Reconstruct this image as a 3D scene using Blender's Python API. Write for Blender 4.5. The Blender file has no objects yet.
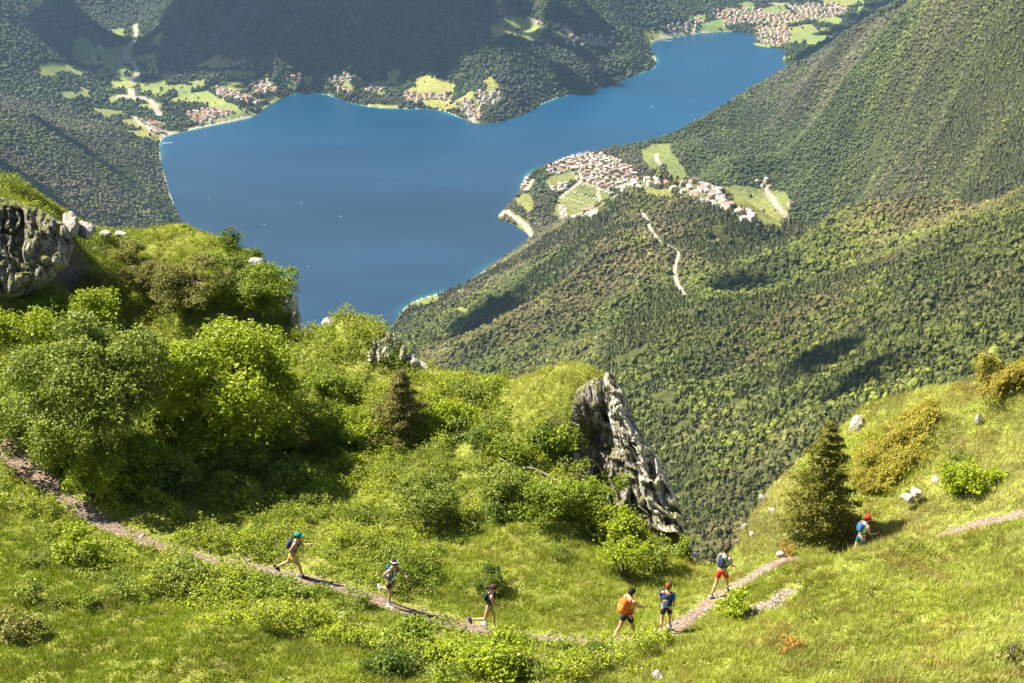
import bpy, math, random
import numpy as np
from mathutils import Vector, Matrix

rng = np.random.default_rng(7)
random.seed(7)
scene = bpy.context.scene
COL = scene.collection

# ------------------------------------------------------------------ camera
F = 1300.0
PITCH = math.radians(25.0)
cam = bpy.data.objects.new('camera', bpy.data.cameras.new('camera'))
COL.objects.link(cam)
cam.data.sensor_width = 36.0
cam.data.lens = 36.0 * F / 1024.0
cam.data.clip_start = 0.5
cam.data.clip_end = 40000.0
cam.location = (0, 0, 0)
cam.rotation_euler = (math.pi / 2 - PITCH, 0, 0)
scene.camera = cam

# ------------------------------------------------------------------ light
SUN_EL, SUN_AZ = math.radians(51), math.radians(-20)      # AZ: heading of the light, from +x towards +y
SD = Vector((math.cos(SUN_AZ) * math.cos(SUN_EL), math.sin(SUN_AZ) * math.cos(SUN_EL), -math.sin(SUN_EL)))
sl = bpy.data.lights.new('sun', 'SUN')
sl.energy = 5.0
sl.angle = math.radians(0.5)
sl.color = (1.0, 0.925, 0.765)
sun = bpy.data.objects.new('sun', sl)
COL.objects.link(sun)
sun.location = (-60, -20, 90)
sun.rotation_euler = SD.to_track_quat('-Z', 'Y').to_euler()
world = bpy.data.worlds.new('World')
scene.world = world
world.use_nodes = True
wn = world.node_tree
sky = wn.nodes.new('ShaderNodeTexSky')
sky.sky_type = 'NISHITA'
sky.sun_disc = False
sky.sun_elevation = SUN_EL
sky.sun_rotation = math.atan2(-SD.x, -SD.y)
bg = wn.nodes['Background']
wn.links.new(sky.outputs[0], bg.inputs[0])
bg.inputs[1].default_value = 0.045
scene.view_settings.view_transform = 'Standard'
scene.view_settings.look = 'None'
scene.view_settings.exposure = 1.40
scene.view_settings.gamma = 1.0
scene.view_settings.use_curve_mapping = False

# ------------------------------------------------------------------ maths helpers
CP, SP = math.cos(PITCH), math.sin(PITCH)
H0 = 1050.0                                   # the viewpoint's height above the lake

def ray(px, py):
    u = (np.asarray(px, float) - 512) / F
    v = -(np.asarray(py, float) - 341.5) / F
    return u, CP + v * SP, v * CP - SP

def at(px, py, d):
    x, y, z = ray(px, py)
    return np.array([x * d, y * d, z * d])

def at_h(px, py, h):                          # the point of that height above the lake
    x, y, z = ray(px, py)
    d = (H0 - h) / (-z)
    return np.array([x * d, y * d, h])

def to_px(x, y, z):
    w = y * CP - z * SP
    w = np.where(np.abs(w) < 1e-6, 1e-6, w)
    up = y * SP + z * CP
    return 512 + F * x / w, 341.5 - F * up / w, w

def rbf_fit(P, Z, c):
    P = np.asarray(P, float); Z = np.asarray(Z, float)
    D = np.sqrt(((P[:, None] - P[None]) ** 2).sum(-1) + c * c)
    n = len(P)
    A = np.zeros((n + 3, n + 3))
    A[:n, :n] = D
    A[:n, n:] = np.c_[np.ones(n), P]
    A[n:, :n] = A[:n, n:].T
    w = np.linalg.lstsq(A, np.r_[Z, 0, 0, 0], rcond=None)[0]
    def f(x, y):
        sh = np.shape(x)
        x = np.ravel(x).astype(float); y = np.ravel(y).astype(float)
        out = np.empty(len(x))
        for a in range(0, len(x), 20000):
            xx, yy = x[a:a + 20000], y[a:a + 20000]
            d = np.sqrt((xx[:, None] - P[None, :, 0]) ** 2 + (yy[:, None] - P[None, :, 1]) ** 2 + c * c)
            out[a:a + 20000] = d @ w[:n] + w[n] + w[n + 1] * xx + w[n + 2] * yy
        return out.reshape(sh)
    return f

def _hash(i, j, s):
    h = (i.astype(np.int64) * 374761393 + j.astype(np.int64) * 668265263 + s * 1442695041) & 0x7fffffff
    h = ((h ^ (h >> 13)) * 1274126177) & 0x7fffffff
    return ((h ^ (h >> 16)) & 0xffff) / 65535.0

def noise(x, y, s=0):
    i = np.floor(x); j = np.floor(y)
    fx = x - i; fy = y - j
    fx = fx * fx * (3 - 2 * fx); fy = fy * fy * (3 - 2 * fy)
    i = i.astype(np.int64); j = j.astype(np.int64)
    a = _hash(i, j, s); b = _hash(i + 1, j, s); c = _hash(i, j + 1, s); d = _hash(i + 1, j + 1, s)
    return (a + (b - a) * fx) * (1 - fy) + (c + (d - c) * fx) * fy

def fbm(x, y, s=0, o=4):
    r = 0; a = 0.5; t = 0
    for k in range(o):
        r = r + a * noise(x * 2 ** k + 17.3 * k, y * 2 ** k - 9.1 * k, s + k); t += a; a *= 0.5
    return r / t

def in_poly(x, y, poly):
    x = np.asarray(x, float); y = np.asarray(y, float)
    c = np.zeros(x.shape, bool)
    n = len(poly)
    for k in range(n):
        x0, y0 = poly[k]; x1, y1 = poly[(k + 1) % n]
        if y0 == y1: continue
        c ^= ((y0 > y) != (y1 > y)) & (x < (x1 - x0) * (y - y0) / (y1 - y0) + x0)
    return c

def dist_line(x, y, line, closed=False):
    x = np.asarray(x, float); y = np.asarray(y, float)
    best = np.full(x.shape, 1e18)
    n = len(line)
    for k in range(n if closed else n - 1):
        ax, ay = line[k][:2]; bx, by = line[(k + 1) % n][:2]
        dx, dy = bx - ax, by - ay
        L = dx * dx + dy * dy + 1e-12
        t = np.clip(((x - ax) * dx + (y - ay) * dy) / L, 0, 1)
        best = np.minimum(best, (x - ax - t * dx) ** 2 + (y - ay - t * dy) ** 2)
    return np.sqrt(best)

def sstep(a, b, x):
    t = np.clip((x - a) / (b - a), 0, 1)
    return t * t * (3 - 2 * t)

# ------------------------------------------------------------------ mesh helpers
def link(o, parent=None):
    COL.objects.link(o)
    if parent is not None: o.parent = parent
    return o

def tag(o, label=None, cat=None, group=None, kind=None):
    if label: o['label'] = label
    if cat: o['category'] = cat
    if group: o['group'] = group
    if kind: o['kind'] = kind
    return o

def empty(name, loc, rz=0.0):
    o = bpy.data.objects.new(name, None)
    o.location = loc; o.rotation_euler = (0, 0, rz)
    o.empty_display_size = 0.2
    return link(o)

def fast_mesh(name, V, Fc, col=None, smooth=False, mats=None, fmat=None):
    """V (n,3); Fc (m,k) faces of one size, or a list of such arrays; col (n,3) per-vertex colour."""
    me = bpy.data.meshes.new(name)
    V = np.ascontiguousarray(V, np.float32)
    if not isinstance(Fc, list): Fc = [Fc]
    Fc = [f for f in Fc if len(f)]
    loops = np.concatenate([f.ravel() for f in Fc]).astype(np.int32)
    sizes = np.concatenate([np.full(len(f), f.shape[1]) for f in Fc]).astype(np.int32)
    starts = np.r_[0, np.cumsum(sizes)[:-1]].astype(np.int32)
    me.vertices.add(len(V)); me.vertices.foreach_set('co', V.ravel())
    me.loops.add(len(loops)); me.loops.foreach_set('vertex_index', loops)
    me.polygons.add(len(sizes)); me.polygons.foreach_set('loop_start', starts)
    me.polygons.foreach_set('loop_total', sizes)
    if mats:
        for m in mats: me.materials.append(m)
    if fmat is not None: me.polygons.foreach_set('material_index', np.asarray(fmat, np.int32))
    me.update(calc_edges=True)
    me.polygons.foreach_set('use_smooth', np.full(len(sizes), smooth, bool))
    if col is not None:
        a = me.color_attributes.new('tint', 'FLOAT_COLOR', 'POINT')
        a.data.foreach_set('color', np.c_[col, np.ones(len(col))].astype(np.float32).ravel())
    return me

def mesh_obj(name, me, parent=None):
    return link(bpy.data.objects.new(name, me), parent)

# ------------------------------------------------------------------ materials
class NT:
    def __init__(s, name):
        s.m = bpy.data.materials.new(name); s.m.use_nodes = True
        s.t = s.m.node_tree; s.b = s.t.nodes['Principled BSDF']; s.o = s.t.nodes['Material Output']
    def n(s, typ, **k):
        nd = s.t.nodes.new(typ)
        for a, v in k.items(): setattr(nd, a, v)
        return nd
    def l(s, a, b): s.t.links.new(a, b)
    def ramp(s, fac, stops):
        r = s.n('ShaderNodeValToRGB'); e = r.color_ramp.elements
        while len(e) < len(stops): e.new(0.5)
        for k, (p, c) in enumerate(stops):
            e[k].position = p; e[k].color = (*c, 1) if len(c) == 3 else c
        s.l(fac, r.inputs[0]); return r.outputs[0]
    def noise(s, scale, detail=4, rough=0.55, co=None, dist=0.0):
        n = s.n('ShaderNodeTexNoise'); n.inputs['Scale'].default_value = scale
        n.inputs['Detail'].default_value = detail; n.inputs['Roughness'].default_value = rough
        n.inputs['Distortion'].default_value = dist
        s.l(co if co is not None else s.obj(), n.inputs['Vector']); return n.outputs[0]
    def obj(s):
        if not hasattr(s, '_o'): s._o = s.n('ShaderNodeTexCoord').outputs['Object']
        return s._o
    def mix(s, fac, a, b, mode='MIX'):
        m = s.n('ShaderNodeMix', data_type='RGBA', blend_type=mode)
        for v, i in ((fac, 0), (a, 6), (b, 7)):
            if hasattr(v, 'is_linked') or hasattr(v, 'links'): s.l(v, m.inputs[i])
            elif isinstance(v, (int, float)): m.inputs[i].default_value = v
            else: m.inputs[i].default_value = (*v, 1)
        return m.outputs[2]
    def bump(s, h, strength, dist):
        b = s.n('ShaderNodeBump'); b.inputs['Strength'].default_value = strength
        b.inputs['Distance'].default_value = dist
        s.l(h, b.inputs['Height']); s.l(b.outputs[0], s.b.inputs['Normal'])
    def tint(s, name='tint'):
        a = s.n('ShaderNodeAttribute'); a.attribute_name = name; return a.outputs['Color']
    def rough(s, v, spec=None):
        s.b.inputs['Roughness'].default_value = v
        if spec is not None: s.b.inputs['Specular IOR Level'].default_value = spec

def mat_flat(name, c, rough=0.7, var=0.12, scale=20):
    t = NT(name)
    n = t.noise(scale, 3)
    lo = tuple(v * (1 - var) for v in c); hi = tuple(min(1, v * (1 + var)) for v in c)
    t.l(t.ramp(n, [(0.3, lo), (0.7, hi)]), t.b.inputs['Base Color'])
    t.rough(rough, 0.3); return t.m

def mat_leaf(name, trans=0.35, rough=0.5, tcol=(1.35, 1.35, 0.5)):
    """foliage: per-leaf colour, some light coming through"""
    t = NT(name)
    c = t.tint()
    t.l(c, t.b.inputs['Base Color']); t.rough(rough, 0.25)
    tr = t.n('ShaderNodeBsdfTranslucent')
    t.l(t.mix(1.0, c, tcol, 'MULTIPLY'), tr.inputs[0])
    ms = t.n('ShaderNodeMixShader'); ms.inputs[0].default_value = trans
    t.l(t.b.outputs[0], ms.inputs[1]); t.l(tr.outputs[0], ms.inputs[2]); t.l(ms.outputs[0], t.o.inputs[0])
    return t.m
# ================================================================== THE FAR LANDSCAPE
LAKE_PX = [(160,142),(163,137),(200,128),(226,123),(256,117),(262,109),(283,98),(300,92),(322,93),(345,101),(362,106),
 (390,109),(438,109),(458,117),(474,124),(492,124),(512,119),(530,112),(545,102),(562,96),(600,90),(622,80),(645,72),
 (657,67),(656,57),(650,48),(652,41),(672,38),(700,33),(730,32),(752,33),(756,41),(752,45),(770,48),(787,50),(782,60),
 (786,66),(790,72),(760,88),(737,101),(700,120),(680,132),(650,143),(623,147),(587,152),(570,157),(545,166),(533,171),
 (522,180),(517,197),(500,213),(497,219),(512,224),(524,231),(530,237),(522,245),(505,256),(482,272),(466,287),
 (440,293),(415,300),(402,310),(395,322),(380,340),(345,372),(300,390),(220,350),(190,300),(186,240),(182,222),
 (172,200),(166,180),(160,160)]
LAKE = [tuple(at_h(a, b, 0)[:2]) for a, b in LAKE_PX]

def chaikin(P, n=1, closed=True):
    for _ in range(n):
        Q = []
        N = len(P)
        for k in range(N if closed else N - 1):
            a = np.array(P[k]); b = np.array(P[(k + 1) % N])
            Q += [tuple(a * .75 + b * .25), tuple(a * .25 + b * .75)]
        P = Q
    return P
LAKE = chaikin(LAKE, 1)

FAR_PX = [  # (px, py, height above the lake)
 (700,20,20),(760,15,12),(820,10,15),(860,0,30),(800,35,5),(680,15,40),(640,20,90),(720,-10,60),(600,0,200),(650,-5,140),(560,-5,240),
 (530,22,150),(560,50,95),(600,45,70),(625,60,40),(500,70,90),(520,95,40),(470,95,35),(450,100,8),(440,70,60),(480,40,150),(400,90,12),(360,85,15),
 (590,75,35),(640,60,25),(400,40,120),(400,0,240),(330,60,70),(300,0,270),(330,30,180),(250,30,130),(250,60,35),(200,0,190),(200,40,60),(170,60,20),
 (270,85,9),(230,100,8),(180,115,6),(130,75,15),(90,65,20),(50,65,25),(140,40,35),(130,10,70),(80,30,80),(0,0,260),(30,20,150),(60,0,210),(0,50,60),(150,115,6),(100,90,12),
 (0,89,361),(60,104,280),(130,122,115),(152,139,45),(100,170,200),(100,210,170),(150,190,60),(0,140,350),(0,200,310),(50,200,260),(140,220,90),(0,280,300),
 (740,96,15),(760,86,70),(800,65,170),(850,40,330),(862,32,345),(920,0,480),(1024,-60,700),(690,150,40),(850,150,170),(850,100,260),(850,215,60),(790,150,70),(770,120,90),
 (1024,185,380),(1024,100,480),(1024,0,620),(950,200,270),(950,100,400),(950,30,490),(950,-20,570),
 (821,31,150),(868,8,270),(900,-14,380),(808,62,50),(795,50,60),(845,19,210),
 (750,200,20),(700,175,20),(780,215,30),(740,160,80),(780,180,60),(640,160,12),(600,175,8),(580,195,8),(560,208,8),(530,190,5),(520,215,4),(670,150,25),
 (545,228,40),(570,215,100),(600,203,180),(625,195,260),(650,192,300),(700,203,300),(760,222,310),(800,228,330),(860,222,380),(940,207,470),(1024,190,560),
 (640,250,330),(640,300,370),(640,350,420),(640,400,450),(700,520,500),(560,250,170),(560,300,260),(560,350,330),(500,300,170),(500,350,270),(450,300,60),(440,330,120),
 (430,350,150),(470,280,30),(420,310,20),(800,280,430),(800,350,480),(800,430,520),(900,250,490),(900,350,560),(1000,250,580),(1024,300,600),(1000,350,620),
 (740,480,520),(700,440,480),(700,560,520),(560,420,420)]
fp = [tuple(at_h(a, b, h)) for a, b, h in FAR_PX]
def behind(px, py, h, dist, below):
    p = at_h(px, py, h); u = p[:2] / np.linalg.norm(p[:2])
    q = p[:2] + u * dist
    hh = H0 - (H0 - h) / np.linalg.norm(p[:2]) * np.linalg.norm(q)
    return (q[0], q[1], hh - below)
for a in [(570,215,100,200,25),(600,203,180,250,45),(625,195,260,280,60),(650,192,300,320,70),(700,203,300,340,70),(760,222,310,340,60),
          (800,228,330,300,55),(860,222,380,280,50),(940,207,470,280,50),(1024,190,560,260,50),(0,89,361,450,110),(60,104,280,400,90),(130,122,115,250,30),
          (800,65,170,160,60),(860,30,345,250,80),(920,0,480,300,90),(1024,-60,700,500,120),(900,-14,380,300,80),(868,8,270,260,80),(821,31,150,180,70),(845,19,210,220,80)]:
    fp.append(behind(*a))
fp += [(1300,3400,250),(1300,4000,150),(1350,2700,450),(1250,4700,8),(0,400,640),(300,400,750),(-400,400,600),(0,100,860),(400,100,880),(-400,100,850),
       (-500,1200,340),(-900,1200,450),(-1000,1600,450),(-300,1500,170),(-600,2150,60),(-1500,2400,480),(-1700,3200,350),(-2200,3800,300),(-2600,5000,500),
       (-1500,6500,750),(0,6600,800),(1500,7200,500),(3000,6500,650),(2400,4500,600),(2200,3000,700),(1800,1500,850),(1200,700,850),(-2400,1200,600),(-3500,2500,800),
       (-4500,6000,850),(4500,4500,850),(-1500,200,850),(1500,100,900),(4500,800,850),(-4500,300,850),(0,-600,900),(3000,-600,900),(-3000,-600,900),(-1300,-100,850),
       (-4500,9500,800),(0,9500,850),(4500,9500,800)]
fp = np.array(fp)
far_rbf = rbf_fit(fp[:, :2] / 1000, fp[:, 2], 0.06)

def shore_dist(x, y):
    d = dist_line(x, y, LAKE, True)
    return np.where(in_poly(x, y, LAKE), -d, d)

def far_h(x, y, sd=None):
    x = np.asarray(x, float); y = np.asarray(y, float)
    h = far_rbf(x / 1000, y / 1000)
    if sd is None: sd = shore_dist(x, y)
    amp = np.clip((h - 25) / 250, 0, 1)
    rid = 1 - np.abs(2 * fbm(x / 420 + y / 1500, y / 420, 5, 4) - 1)
    h = h + amp * ((rid - 0.75) * 115 + (fbm(x / 130, y / 130, 11, 3) - 0.5) * 26)
    land = np.clip(np.maximum(h, 1.2 + 0.012 * np.abs(sd)), 0, 3000)
    land = np.minimum(land, 0.4 + 0.02 * np.maximum(sd, 0) + 0.75 * np.maximum(sd - 12, 0))
    return np.where(sd > 0, land, -np.minimum(35, 0.25 * -sd) - 0.1)

# the near slope is cut out of the far sheet's path by keeping the far sheet low close to us (heights above)
# --- land cover, traced as outlines and kept on the ground where they lie
MEADOWS = [
 [(36,66),(48,61),(60,62),(75,66),(88,70),(92,73),(78,76),(62,73),(48,78),(36,74)],
 [(72,46),(80,36),(90,38),(92,48),(96,58),(90,66),(80,64),(72,56)],
 [(92,48),(118,46),(130,45),(134,48),(124,56),(118,66),(104,65),(98,58)],
 [(108,66),(126,66),(130,72),(110,73)],
 [(136,56),(150,53),(158,54),(154,60),(158,70),(162,76),(152,72)],
 [(140,84),(152,79),(164,80),(168,88),(156,92),(140,93)],
 [(108,98),(116,95),(120,103),(110,104)],[(96,110),(122,110),(126,116),(104,118)],
 [(150,46),(158,32),(166,32),(160,46)],[(56,92),(88,90),(92,98),(68,100)],
 [(222,71),(236,70),(254,71),(256,78),(240,80),(224,78)],
 [(218,83),(238,81),(250,86),(244,94),(226,90)],[(190,94),(206,90),(222,100),(248,110),(240,114),(210,108),(194,102)],
 [(210,120),(252,110),(256,115),(226,122)],[(262,98),(278,94),(284,97),(270,104)],[(276,84),(290,80),(300,88),(288,92)],
 [(342,84),(362,80),(398,81),(402,86),(362,86),(372,76),(378,74),(366,90),(350,90)],
 [(488,30),(500,18),(520,16),(540,24),(548,30),(540,36),(532,44),(522,38),(508,34),(496,40)],[(552,30),(562,32),(560,38),(552,36)],
 [(484,80),(494,78),(500,88),(488,94)],[(420,100),(448,100),(452,106),(424,106)],
 [(640,28),(652,26),(656,34),(644,38)],[(690,16),(704,13),(706,19),(694,21)],[(788,27),(812,24),(820,32),(800,38),(788,34)],
 [(700,24),(722,18),(728,32),(700,32)],[(760,8),(784,4),(786,12),(764,14)],[(830,0),(860,-4),(866,4),(840,8)],
 [(556,200),(560,196),(572,186),(580,182),(600,190),(612,198),(600,206),(580,214),(562,222),(554,214)],
 [(572,186),(582,182),(612,192),(608,199)],[(514,200),(524,192),(532,196),(534,212),(526,214),(520,206)],
 [(522,226),(528,220),(532,232),(528,240),(522,238)],[(512,214),(520,216),(530,228),(528,240),(518,228)],
 [(544,182),(552,176),(572,172),(580,178),(560,186),(548,188)],
 [(640,148),(652,144),(670,143),(672,152),(684,168),(688,180),(676,184),(668,176),(666,164),(652,170),(644,162)],
 [(640,190),(668,188),(674,196),(650,198)],[(722,190),(734,184),(750,186),(762,190),(784,190),(790,200),(788,214),(782,226),(760,224),(752,214),(736,206)],
 [(412,300),(432,294),(440,296),(440,303),(424,307),(412,306)],[(452,308),(470,306),(474,314),(456,316)],[(456,292),(464,288),(468,292),(460,297)],
]
ROADS = [  # (outline of the centre line, width in metres, kind)
 ([(134,20),(137,34),(134,42),(124,52),(126,58),(134,64),(139,72),(133,78),(132,86)], 11, 'river'),
 ([(132,86),(130,95),(138,98),(152,100),(156,110),(162,118)], 12, 'river'),
 ([(132,112),(138,124),(148,126),(152,132)], 8, 'river'),
 ([(120,96),(140,98)], 20, 'river'),
 ([(92,48),(94,60),(100,66)], 6, 'road'),([(94,47),(102,49)], 8, 'road'),([(158,70),(172,72),(180,76),(196,74)], 8, 'road'),
 ([(498,221),(504,209),(510,214),(522,222),(530,230),(531,238)], 9, 'road'),
 ([(526,190),(532,180)], 9, 'road'),([(580,181),(612,193)], 6, 'road'),([(580,182),(560,198)], 6, 'road'),
 ([(562,206),(594,214)], 10, 'road'),([(598,188),(616,196)], 5, 'road'),
 ([(656,150),(656,160),(662,165)], 7, 'road'),([(700,182),(716,192),(730,202)], 7, 'road'),([(760,182),(776,204),(786,216),(787,224)], 7, 'road'),
 ([(560,28),(572,32),(576,40)], 8, 'road'),([(576,40),(600,42),(622,48)], 6, 'road'),([(652,38),(676,33),(690,32)], 8, 'road'),
 ([(750,34),(742,42)], 5, 'road'),([(784,0),(790,8),(800,12)], 8, 'road'),([(784,4),(770,4)], 9, 'road'),
 ([(400,304),(414,300),(430,293),(452,291)], 5, 'road'),([(452,296),(470,287)], 5, 'road'),
 ([(182,131),(210,126),(240,119),(255,116)], 12, 'beach'),([(160,134),(176,133)], 12, 'beach'),
 ([(636,207),(644,216),(650,228),(656,238),(664,245),(676,249),(679,256),(675,266),(675,276),(680,290),(688,296)], 3.2, 'road'),
 ([(470,116),(474,122),(478,124)], 9, 'beach'),([(690,33),(708,33)],10,'beach'),
]
GROUND_HINTS = [at_h(636, 207, 290)]

def far_cover(x, y, h, grow=1.0):
    """0 forest, 1 meadow, 2 gravel/road, 3 village ground"""
    px, py, w = to_px(x, y, h - H0)
    c = np.zeros(np.shape(x), int)
    j = (fbm(x / 60, y / 60, 31, 2) - 0.5) * 5
    c[(h < 42) & (y > 3550) & (fbm(x / 75, y / 75, 37, 2) > 0.60) & (px < 480)] = 1
    c[(h < 30) & (y > 4600) & (fbm(x / 75, y / 75, 38, 2) > 0.55) & (px > 640)] = 1
    for P in VILLAGE_AREAS: c[in_poly(px + j, py + j * .4, P)] = 3
    for P in MEADOWS: c[in_poly(px + j * .8, py + j * .3, P)] = 1
    for L, wd, kd in ROADS:
        xs = [q[0] for q in L]; ys = [q[1] for q in L]
        m = (px > min(xs) - 10) & (px < max(xs) + 10) & (py > min(ys) - 6) & (py < max(ys) + 6)
        if not m.any(): continue
        W = []
        for (a, b) in chaikin(L, 2, False) if len(L) > 2 else L:
            W.append(near_on_ground(a, b))
        d = dist_line(x[m], y[m], W)
        k = c[m]; k[d < grow * wd * 0.75 * (0.8 + 0.5 * noise(x[m] / 15, y[m] / 15, 3))] = 2; c[m] = k
    return c

_ng = {}
def near_on_ground(px, py):
    """walk the pixel's ray until it meets the far terrain"""
    key = (round(px, 2), round(py, 2))
    if key in _ng: return _ng[key]
    dx, dy, dz = ray(px, py)
    d = np.arange(500.0, 7000.0, 12.0)
    hr = H0 + dz * d
    m = hr > -1
    d = d[m]; hr = hr[m]
    hh = far_h(dx * d, dy * d)
    hh = np.maximum(hh, 0)
    k = np.argmax(hh >= hr) if (hh >= hr).any() else len(d) - 1
    a = d[max(k - 1, 0)]; b = d[k]
    for _ in range(1):
        dd = np.linspace(a, b, 13); q = np.maximum(far_h(dx * dd, dy * dd), 0) >= H0 + dz * dd
        i = np.argmax(q) if q.any() else 12
        dd = dd[i]
    r = (float(dx * dd), float(dy * dd))
    _ng[key] = r
    return r

VILLAGE_AREAS = [
 [(546,168),(566,160),(584,154),(604,154),(616,160),(630,168),(638,180),(670,182),(676,192),(640,190),(610,190),(592,184),(576,180),(560,176),(550,178)],
 [(558,198),(566,194),(582,194),(592,204),(596,212),(580,212),(566,206)],[(546,186),(556,180),(568,182),(566,192),(552,192)],
 [(674,184),(694,180),(712,186),(732,204),(728,212),(700,202),(682,196)],
 [(734,214),(744,208),(760,212),(770,222),(756,224),(738,220)],[(756,182),(768,180),(774,194),(790,202),(790,210),(778,208),(768,198)],
 [(518,180),(528,176),(532,182),(526,192),(520,190)],
 [(232,58),(250,58),(256,66),(244,70),(228,68)],[(214,86),(226,90),(258,100),(268,100),(262,108),(240,102),(216,96)],
 [(188,114),(222,106),(236,114),(214,122),(192,124)],[(250,82),(268,80),(278,90),(270,96),(252,92)],[(282,84),(296,72),(302,76),(300,86),(288,90)],
 [(330,80),(350,72),(360,80),(352,92),(338,92)],[(366,84),(386,82),(384,92),(366,92)],[(400,92),(448,94),(456,100),(452,104),(404,102)],
 [(456,104),(480,92),(502,92),(502,104),(484,108),(480,120),(470,120)],[(510,22),(530,18),(548,28),(540,34),(514,32)],[(560,34),(610,36),(626,46),(606,48),(566,46)],
 [(664,24),(700,20),(712,24),(712,32),(668,34)],[(712,10),(780,8),(800,18),(790,24),(760,24),(720,26)],[(752,28),(786,24),(790,34),(786,46),(760,44)],[(790,6),(850,2),(846,14),(800,22)],
 [(140,120),(162,122),(162,134),(150,132)],
]

# ---- the far ground sheet: rows spread with distance, columns with angle
nr, nc = 900, 1050
rr = 60 * (9400 / 60) ** (np.linspace(0, 1, nr) ** 0.62)
k = np.linspace(-1, 1, nc)
tt = 0.47 * k + 0.9 * np.sign(k) * np.maximum(np.abs(k) - 0.86, 0) / 0.14 * 0.9
XX = rr[:, None] * tt[None, :]
YY = np.repeat(rr[:, None], nc, 1)
SDF = shore_dist(XX, YY)
HH = far_h(XX, YY, SDF)
CV = far_cover(XX, YY, HH)
V = np.c_[XX.ravel(), YY.ravel(), (HH - H0).ravel()]
i = np.arange(nr - 1)[:, None] * nc + np.arange(nc - 1)[None, :]
i = i.ravel()
FQ = np.c_[i, i + 1, i + 1 + nc, i + nc]
PAL = np.array([[0.060, 0.068, 0.020], [0.165, 0.18, 0.055], [0.33, 0.30, 0.25], [0.13, 0.15, 0.065]])
n1 = fbm(XX / 90, YY / 90, 41, 3)
col = PAL[CV.ravel()] * (0.75 + 0.5 * n1.ravel()[:, None])
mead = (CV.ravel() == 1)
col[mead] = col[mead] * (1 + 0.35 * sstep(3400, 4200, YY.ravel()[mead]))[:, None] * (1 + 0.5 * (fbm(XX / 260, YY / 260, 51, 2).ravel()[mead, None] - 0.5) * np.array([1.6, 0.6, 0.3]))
shal = sstep(-16, -1, SDF.ravel()) * (SDF.ravel() < 3) * sstep(.45, .6, fbm(XX.ravel() / 150, YY.ravel() / 150, 44, 2))
col = col * (1 - shal[:, None]) + np.array([0.45, 0.44, 0.34]) * shal[:, None]
t = NT('forest_floor_and_fields')
t.l(t.mix(0.6, t.tint(), t.ramp(t.noise(0.13, 6, 0.7), [(0.36, (0.3, 0.3, 0.3)), (0.64, (1.7, 1.7, 1.7))]), 'MULTIPLY'), t.b.inputs['Base Color'])
t.rough(0.95, 0.1)
M_FAR = t.m
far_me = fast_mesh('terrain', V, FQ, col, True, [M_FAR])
tag(mesh_obj('terrain', far_me), kind='structure')

# ---- the lake
t = NT('lake_water')
a = t.tint()
t.l(a, t.b.inputs['Base Color'])
t.b.inputs['Roughness'].default_value = 0.22
t.b.inputs['IOR'].default_value = 1.33
t.b.inputs['Specular IOR Level'].default_value = 0.5
nn = t.n('ShaderNodeMath', operation='ADD')
t.l(t.noise(0.05, 6, 0.6), nn.inputs[0]); t.l(t.noise(0.35, 3, 0.6), nn.inputs[1])
t.bump(nn.outputs[0], 0.25, 1.2)
gx = np.linspace(-1700, 2000, 560); gy = np.linspace(1500, 5800, 700)
GX, GY = np.meshgrid(gx, gy)
sdl = -shore_dist(GX, GY)
sh = ((GX > -600) | (GY > 3350))[..., None] * np.exp(-np.maximum(sdl, 0) / 7.0)[..., None] * (0.04 + 0.5 * sstep(.35, .8, fbm(GX / 150, GY / 150, 44, 2)))[..., None]
deep = np.array([0.014, 0.040, 0.078])
streak = (fbm(GX / 900 + GY / 2400, GY / 300, 61, 4) - 0.5)[..., None]
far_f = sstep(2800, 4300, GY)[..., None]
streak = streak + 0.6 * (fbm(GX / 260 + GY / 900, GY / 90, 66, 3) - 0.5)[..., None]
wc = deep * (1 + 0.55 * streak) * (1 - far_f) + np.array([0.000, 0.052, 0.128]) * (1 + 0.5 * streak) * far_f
wc = wc * (1 - np.clip(sh, 0, 1)) + np.array([0.07, 0.33, 0.33]) * np.clip(sh, 0, 1)
i = (np.arange(699)[:, None] * 560 + np.arange(559)[None, :]).ravel()
fq = np.c_[i, i + 1, i + 561, i + 560]
keep = (sdl.ravel()[fq] > -40).any(1)
used = np.zeros(GX.size, bool); used[fq[keep].ravel()] = True
remap = np.cumsum(used) - 1
me = fast_mesh('lake', np.c_[GX.ravel(), GY.ravel(), np.full(GX.size, -H0)][used], remap[fq[keep]], wc.reshape(-1, 3)[used], True, [t.m])
tag(mesh_obj('lake', me), kind='structure')

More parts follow.
